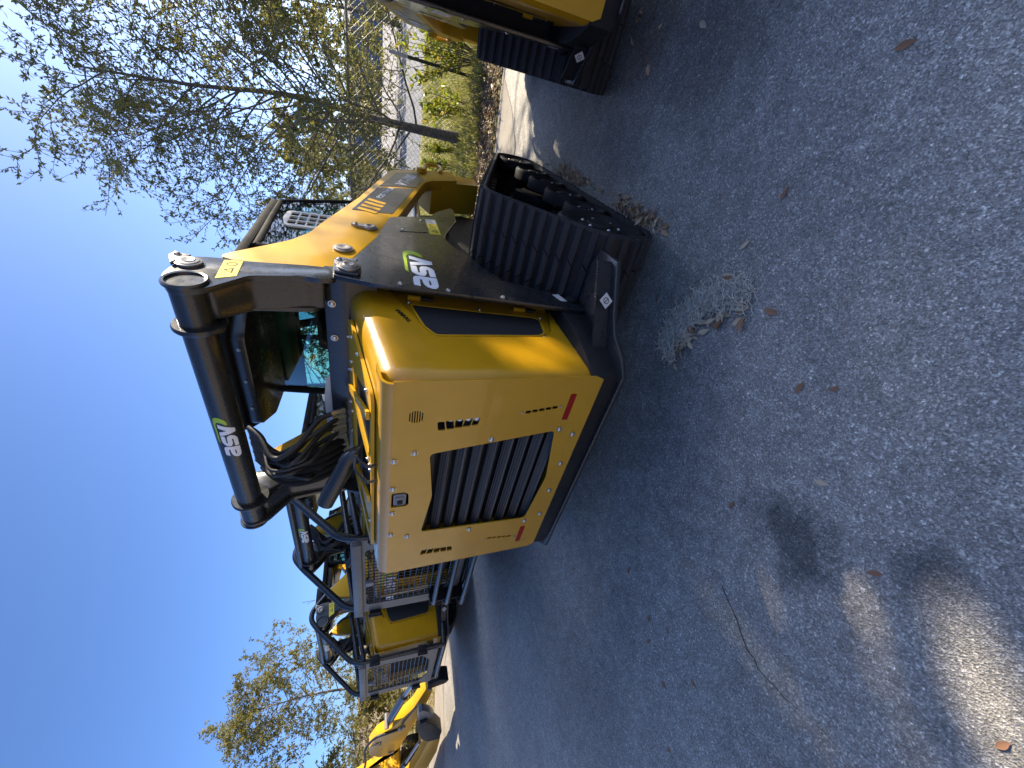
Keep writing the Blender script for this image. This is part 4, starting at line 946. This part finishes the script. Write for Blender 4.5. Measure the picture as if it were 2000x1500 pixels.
def bush(name, label, cx, cy, stems, h, sp, seed, mat='bush_leaf', ll=.085):
    r_ = random.Random(seed); root = empty(name, (cx, cy, vz(cx, cy))); st = MB(); LP = []; LD = []
    for k in range(stems):
        a = r_.uniform(0, 6.28); q = r_.uniform(.1, 1); tip = Vector((math.cos(a) * sp * q, math.sin(a) * sp * q, h * r_.uniform(.55, 1))); b0 = Vector((math.cos(a) * .05, math.sin(a) * .05, 0))
        P = catmull([b0, b0.lerp(tip, .5) + Vector((0, 0, .06)), tip], 6); st.tube(P, [.006, .002], 5)
        for j in range(26):
            i = r_.randrange(3, len(P)); d = (P[i] - P[i - 1]).normalized(); v_ = Vector((r_.gauss(0, 1), r_.gauss(0, 1), r_.gauss(0, .6))).normalized()
            LP.append(P[i]); LD.append(d * .8 + v_)
    st.build('stem', 'bark', root); Lr = ll * np.random.default_rng(seed).uniform(.6, 1.2, len(LP))
    leaf_cloud('foliage', np.array([tuple(p) for p in LP]), np.array([tuple(p) for p in LD]), Lr, Lr * .34, mat, root)['kind'] = 'stuff'
    return tag(root, label, 'bush', 'young bushes on the verge')
bush('bush', 'bright yellow green bush beside the metal stake', 1.66, 5.25, 30, .95, .45, 1)
bush('bush', 'small bright bush to the left of the metal stake, in the grass', 1.12, 5.45, 9, .62, .22, 2)
bush('bush', 'low green sprout in the grass between the stake and the oak trunk', .98, 6.3, 8, .5, .25, 3)
bush('bush', 'low green tuft at the foot of the oak trunk', .55, 6.0, 8, .45, .25, 4)
bush('bush', 'green tuft right behind the yellow arm shackle of the middle loader', .25, 6.1, 10, .55, .3, 5)
# metal stake with pale tip
sk = empty('fence_stake', (1.47, 5.32, 0)); d = Vector((-.02, .0, 1.0))
stk = lambda z0, z1: MB().box((-.018, -.003, z0), (.018, .003, z1), Matrix.Rotation(.03, 4, 'Y')).box((-.003, 0.003, z0), (.003, .034, z1), Matrix.Rotation(.03, 4, 'Y'))
paint('stake_green', (0.020, 0.030, 0.024), (0.03, 0.04, 0.03), rough=.5, coat=0); paint('stake_white', (0.45, 0.44, 0.42), (0.4, 0.39, 0.37), rough=.6, coat=0)
stk(0, .90).build('shaft', 'stake_green', sk); stk(.901, 1.12).build('tip', 'stake_white', sk)
tag(sk, 'thin dark metal stake with a pale tip standing in the verge', 'stake')
# chain-link fence
fe = empty('chain_link_fence', (0, 6.55, 0)); tag(fe, 'galvanised chain-link fence running behind the oak', 'fence')
fx0, fx1, fz0, fz1 = -9.0, 6.0, .08, 1.62; W_ = MB(); sp = .078; x = fx0 - (fz1 - fz0)
while x < fx1:
    for sgn in (1, -1):
        a = (x, fz0) if sgn > 0 else (x + (fz1 - fz0), fz0); b_ = (x + (fz1 - fz0), fz1) if sgn > 0 else (x, fz1)
        W_.tube([(a[0], .002 * sgn, a[1]), (b_[0], .002 * sgn, b_[1])], .0021, 3, cap=False)
    x += sp
W_.build('wire_mesh', 'galvanised', fe, smooth=0)['kind'] = 'stuff'
for x in (-8.9, -5.9, -2.9, 3.1, 5.9): MB().tube([(x, .03, 0), (x, .03, 1.68)], .026, 10).build('post', 'galvanised', fe)
MB().tube([(fx0, .03, 1.64), (fx1, .03, 1.64)], .018, 8).build('top_rail', 'galvanised', fe)
# timber fence at the far left
wf = empty('timber_fence', (-20.5, 0, 0)); tag(wf, 'weathered timber board fence behind the feathery tree', 'fence')
pk = MB(); r_ = random.Random(5)
for k in range(130): pk.box((-.012 + r_.uniform(-.006, .006), -9 + k * .15, .05), (.012, -9 + k * .15 + .142, 1.9 + r_.uniform(-.03, .03)))
pk.build('board', 'wood', wf, smooth=0)['kind'] = 'stuff'
for z in (.4, 1.5): MB().box((-.06, -9, z), (-.013, 10.5, z + .09)).build('rail', 'wood', wf, smooth=0)

# ------------------------------------------------------------------ excavators at the left
def excavator():
    root = empty('mini_excavator', (-13.9, 1.1, 0))
    L = lambda p: (p[0] + 13.9, p[1])
    stick = [(-6.45, .40), (-6.40, .46), (-7.43, .63), (-8.30, .95), (-8.52, 1.14), (-8.69, 1.24), (-9.30, 1.37), (-9.9, 1.37), (-10.4, 1.18), (-10.45, .95), (-10.1, .76), (-9.6, .70), (-8.04, .48), (-6.81, .36)]
    so = MB().prism(rpoly([L(p) for p in stick], .06, 4), 'y', -.09, .09).build('stick', 'yellow', root, bevel=.012)
    for x, z, r_ in ((-8.16, 1.06, .04), (-10.2, .93, .06), (-9.11, 1.22, .035), (-6.55, .42, .035)): MB().lathe([(-.115, r_), (.115, r_)], (x + 13.9, 0, z), 'y', 18).build('pivot_pin', 'pin', so)
    tri = [L(p) for p in ((-9.05, 1.14), (-9.35, 1.14), (-9.2, 1.33))]; plate('warning_mark', [tri, [L(p) for p in ((-9.10, 1.165), (-9.30, 1.165), (-9.2, 1.29))]], 'y', -.0915, .002, 'black_matte', so)
    MB().tube([(-8.24 + 13.9, 0, 1.02), (-6.95 + 13.9, 0, .80)], .065, 18).build('bucket_cylinder', 'black', root); MB().tube([(-6.95 + 13.9, 0, .80), (-6.48 + 13.9, 0, .70)], .035, 14).build('cylinder_rod', 'steel', root)
    MB().tube([L2(p, -.11) for p in ((-8.45, .78), (-8.50, 1.05), (-8.60, 1.26), (-9.25, 1.44), (-10.3, 1.44), (-11.3, 1.50))], .022, 10, smooth_pts=6).build('hydraulic_hose', 'hose', root, smooth=60)
    MB().tube([L2(p, -.13) for p in ((-7.2, .60), (-7.9, .76), (-8.42, .80))], .014, 8, smooth_pts=5).build('hydraulic_hose', 'hose', root, smooth=60)
    MB().box((-8.52 + 13.9, -.13, .72), (-8.38 + 13.9, -.09, .86)).build('hose_clamp', 'pin', root, bevel=.01)
    MB().prism(rpoly([L(p) for p in ((-6.55, .45), (-6.32, .47), (-6.22, .28), (-6.32, .13), (-6.46, .17))], .03), 'y', -.10, .10).build('bucket', 'black_matte', root, bevel=.01)
    bo = [(-10.0, .78), (-10.45, .80), (-12.2, 1.95), (-13.2, 1.55), (-13.75, .75), (-13.55, .68), (-12.95, 1.25), (-12.1, 1.55), (-10.5, 1.12)]
    MB().prism(rpoly([L(p) for p in bo], .08), 'y', -.085, .085).build('boom', 'yellow', root, bevel=.012)
    MB().prism(rpoly([(-.2, .55), (-.25, .95), (-.9, 1.15), (-1.75, 1.15), (-1.9, .9), (-1.85, .55)], .08), 'y', -.7, .7).build('house', 'yellow', root, bevel=.03)
    cb = MB().prism(rpoly([(-.35, 1.15), (-.45, 2.25), (-1.35, 2.30), (-1.45, 1.15)], .06), 'y', -.65, .15).build('cab', 'black', root, bevel=.02)
    MB().prism([(-.50, 1.3), (-.55, 2.1), (-1.25, 2.15), (-1.3, 1.3)], 'y', -.656, -.651).build('side_window', 'glass', cb, smooth=0)
    for y in (-.72, .45): MB().prism(rpoly([(.25, .08), (.35, .28), (.2, .48), (-1.9, .48), (-2.05, .28), (-1.95, .08), (-1.8, .0), (.1, .0)], .1), 'y', y, y + .3).build('track', 'rubber', root, bevel=.015)
    return tag(root, 'yellow mini excavator reaching its arm in from the bottom edge of the photo', 'excavator', 'excavators beside the lot')
L2 = lambda p, y: (p[0] + 13.9, y, p[1])
excavator()
e2 = empty('mini_excavator', (-13.6, .75, 0))
be = [(5.35, .12), (5.45, .25), (5.1, .36), (4.2, .40), (2.6, .56), (1.2, .90), (.3, 1.3), (-.2, 1.0), (.9, .48), (2.3, .17), (4.2, .08)]
MB().prism(rpoly(be, .06), 'y', -.09, .09).build('boom', 'yellow', e2, bevel=.012)
MB().tube([(5.1, -.02, .48), (3.6, -.02, .66)], .028, 12).build('cylinder_rod', 'steel', e2); MB().tube([(3.6, -.02, .66), (1.2, -.02, 1.02)], .05, 14).build('boom_cylinder', 'black', e2)
MB().prism(rpoly([(5.3, .14), (5.35, .36), (5.7, .50), (6.7, .63), (6.8, .50), (6.2, .26), (5.8, .14)], .05), 'y', -.10, .10).build('coupler', 'black_matte', e2, bevel=.015)
MB().prism(rpoly([(6.65, .44), (6.75, .62), (7.20, .64), (7.26, .58), (7.05, .45), (6.8, .37)], .03), 'y', -.05, .05).build('bucket', 'grey_guard', e2, bevel=.015)
MB().prism(rpoly([(.1, .5), (.0, .95), (-.8, 1.1), (-1.6, 1.1), (-1.7, .5)], .08), 'y', -.45, .35).build('house', 'yellow', e2, bevel=.03)
for y in (-.5, .22): MB().prism(rpoly([(.2, .08), (.3, .26), (.15, .46), (-1.7, .46), (-1.85, .26), (-1.75, .08), (-1.6, .0), (.05, .0)], .1), 'y', y, y + .26).build('track', 'rubber', e2, bevel=.015)
tag(e2, 'lower yellow excavator with grey bucket, under the longer excavator arm', 'excavator', 'excavators beside the lot')

# ------------------------------------------------------------------ leaves and moss on the asphalt
def dry_leaf_mesh(mat, seed):
    r_ = random.Random(seed); n_ = 7; V = []; F = []; curl = r_.uniform(.1, .5); tw_ = r_.uniform(-.4, .4)
    for i in range(n_):
        x = i / (n_ - 1); wd = .20 * math.sin(math.pi * min(.98, max(.02, x)) ** .85); z = curl * .35 * (x - .5) ** 2 + .02
        V += [(x - .5, -wd, z + wd * (.35 + tw_ * x)), (x - .5, 0, z), (x - .5, wd, z + wd * (.35 - tw_ * x))]
        if i:
            k = 3 * i; F += [(k - 3, k - 2, k + 1, k), (k - 2, k - 1, k + 2, k + 1)]
    me = bpy.data.meshes.new('dry_leaf'); me.from_pydata(V, [], F); finish(me, mat, 60); return me
LM_ = [dry_leaf_mesh(m_, i) for i, m_ in enumerate(('brown_leaf', 'pale_leaf', 'brown_leaf', 'pale_leaf', 'brown_leaf'))]
def put_leaf(x, y, k, size, label, group, z=.001, tilt=0.0):
    o = obj('dry_leaf', LM_[k]); o.location = (x, y, z); o.scale = (size,) * 3; o.rotation_euler = (rd.uniform(-tilt, tilt), rd.uniform(-tilt, tilt), rd.uniform(0, 6.28)); tag(o, label, 'leaf', group)
GL = 'dry leaves scattered on the asphalt'
for x, y, k, s, lb in ((.61, -.55, 1, .042, 'pale tan leaf lying alone on the asphalt right of the rear door'), (.52, -.79, 0, .040, 'reddish brown leaf at the end of the sunlit streak'), (.45, -1.14, 0, .036, 'brown leaf in the sunlight near the bottom right corner'), (1.29, .12, 2, .045, 'brown leaf on open asphalt below the track, farthest from the moss'), (1.10, .16, 1, .045, 'small pale leaf between the moss clump and the track'), (.98, .17, 1, .03, 'tiny pale leaf touching the upper end of the moss clump'), (.95, -.08, 4, .055, 'dark brown leaf just right of the moss clump'), (.73, .47, 2, .045, 'orange brown leaf between the track and the moss clump'), (1.67, .02, 4, .05, 'brown leaf nearest the top right corner'), (1.76, .92, 1, .06, 'pale leaf near the foot of the cut off loader')):
    put_leaf(x, y, k, s, lb, GL)
for x, y in ((.29, -.40), (-1.09, .31), (-1.12, .09), (-.56, -.46), (-.47, -.55), (-.65, -.53), (-.70, -.70), (-.48, -.76), (-.53, -.23), (.80, -.32), (.86, -.40), (-1.9, .3), (-1.5, -.2), (-2.2, -.6), (-.9, -.9)):
    put_leaf(x, y, rd.choice((0, 2, 4)), rd.uniform(.03, .045), 'small dry brown leaf on the shaded asphalt in front of the rear door', GL)
spine = [Vector(p) for p in ((.58, .24, 0), (.64, .27, 0), (.71, .245, 0), (.79, .235, 0), (.86, .17, 0), (.92, .11, 0), (.955, .05, 0))]
SP = catmull(spine, 10); ms = MB(); r_ = random.Random(8)
for k in range(1300):
    c0 = SP[r_.randrange(len(SP))] + Vector((r_.gauss(0, .018), r_.gauss(0, .018), r_.uniform(.003, .030)))
    a = r_.uniform(0, 6.28); P = [c0]
    for j in range(7):
        a += r_.gauss(0, .75); P.append(P[-1] + Vector((math.cos(a) * .010, math.sin(a) * .010, r_.gauss(0, .0035)))); P[-1].z = max(.002, min(.034, P[-1].z))
    ms.tube(P, .0013, 3, cap=False)
tag(ms.build('moss_clump', 'moss', None, smooth=0), 'grey tangle of dry moss on the asphalt behind the track', 'moss')
for k in range(60):
    q = SP[int(r_.random() * (len(SP) - 1))]; sd_ = Vector((-.035 - .03 * r_.random(), -.045 - .03 * r_.random(), 0)) if k < 40 else (Vector((.0, .0, 0)) if k < 50 else Vector((.04, .02 + .03 * r_.random(), 0)))
    put_leaf(q.x + sd_.x + r_.gauss(0, .012), q.y + sd_.y + r_.gauss(0, .012), 1 if r_.random() < .62 else 0, r_.uniform(.042, .066), 'dry leaf lying along the edge of the grey moss clump', 'leaves around the moss clump', .004 + .012 * r_.random(), .35)
MB().tube([(.655, .215, .008), (.70, .165, .012), (.735, .125, .008)], .0025, 6).build('twig', 'bark')
tag(bpy.data.objects['twig'] if bpy.data.objects['twig'].parent is None else [o for o in bpy.data.objects if o.name.startswith('twig') and o.parent is None][0], 'short pale twig lying beside the moss clump', 'twig')

# ------------------------------------------------------------------ unseen building added behind the camera for the paint to mirror
sb = empty('added_building', (-3, -19, 0)); tag(sb, 'unseen tan stucco building added for reflections in the rear door', 'building')
paint('stucco', (0.30, 0.22, 0.12), (0.26, 0.19, 0.11), rough=.9, coat=0, peel=.3)
MB().box((-22, -8, 0), (22, 0, 4.6)).build('wall', 'stucco', sb, smooth=0)
MB().box((-22.4, -8.4, 4.6), (22.4, .6, 4.95)).build('roof', 'pale_concrete', sb, smooth=0)
for k in range(9):
    wn = MB().box((-20 + k * 4.6, .002, 1.0), (-17.4 + k * 4.6, .05, 3.0)).build('window', 'grey_guard', sb, smooth=0)
    MB().box((-19.9 + k * 4.6, .052, 1.1), (-17.5 + k * 4.6, .056, 2.9)).build('pane', 'dark_decal', wn, smooth=0)
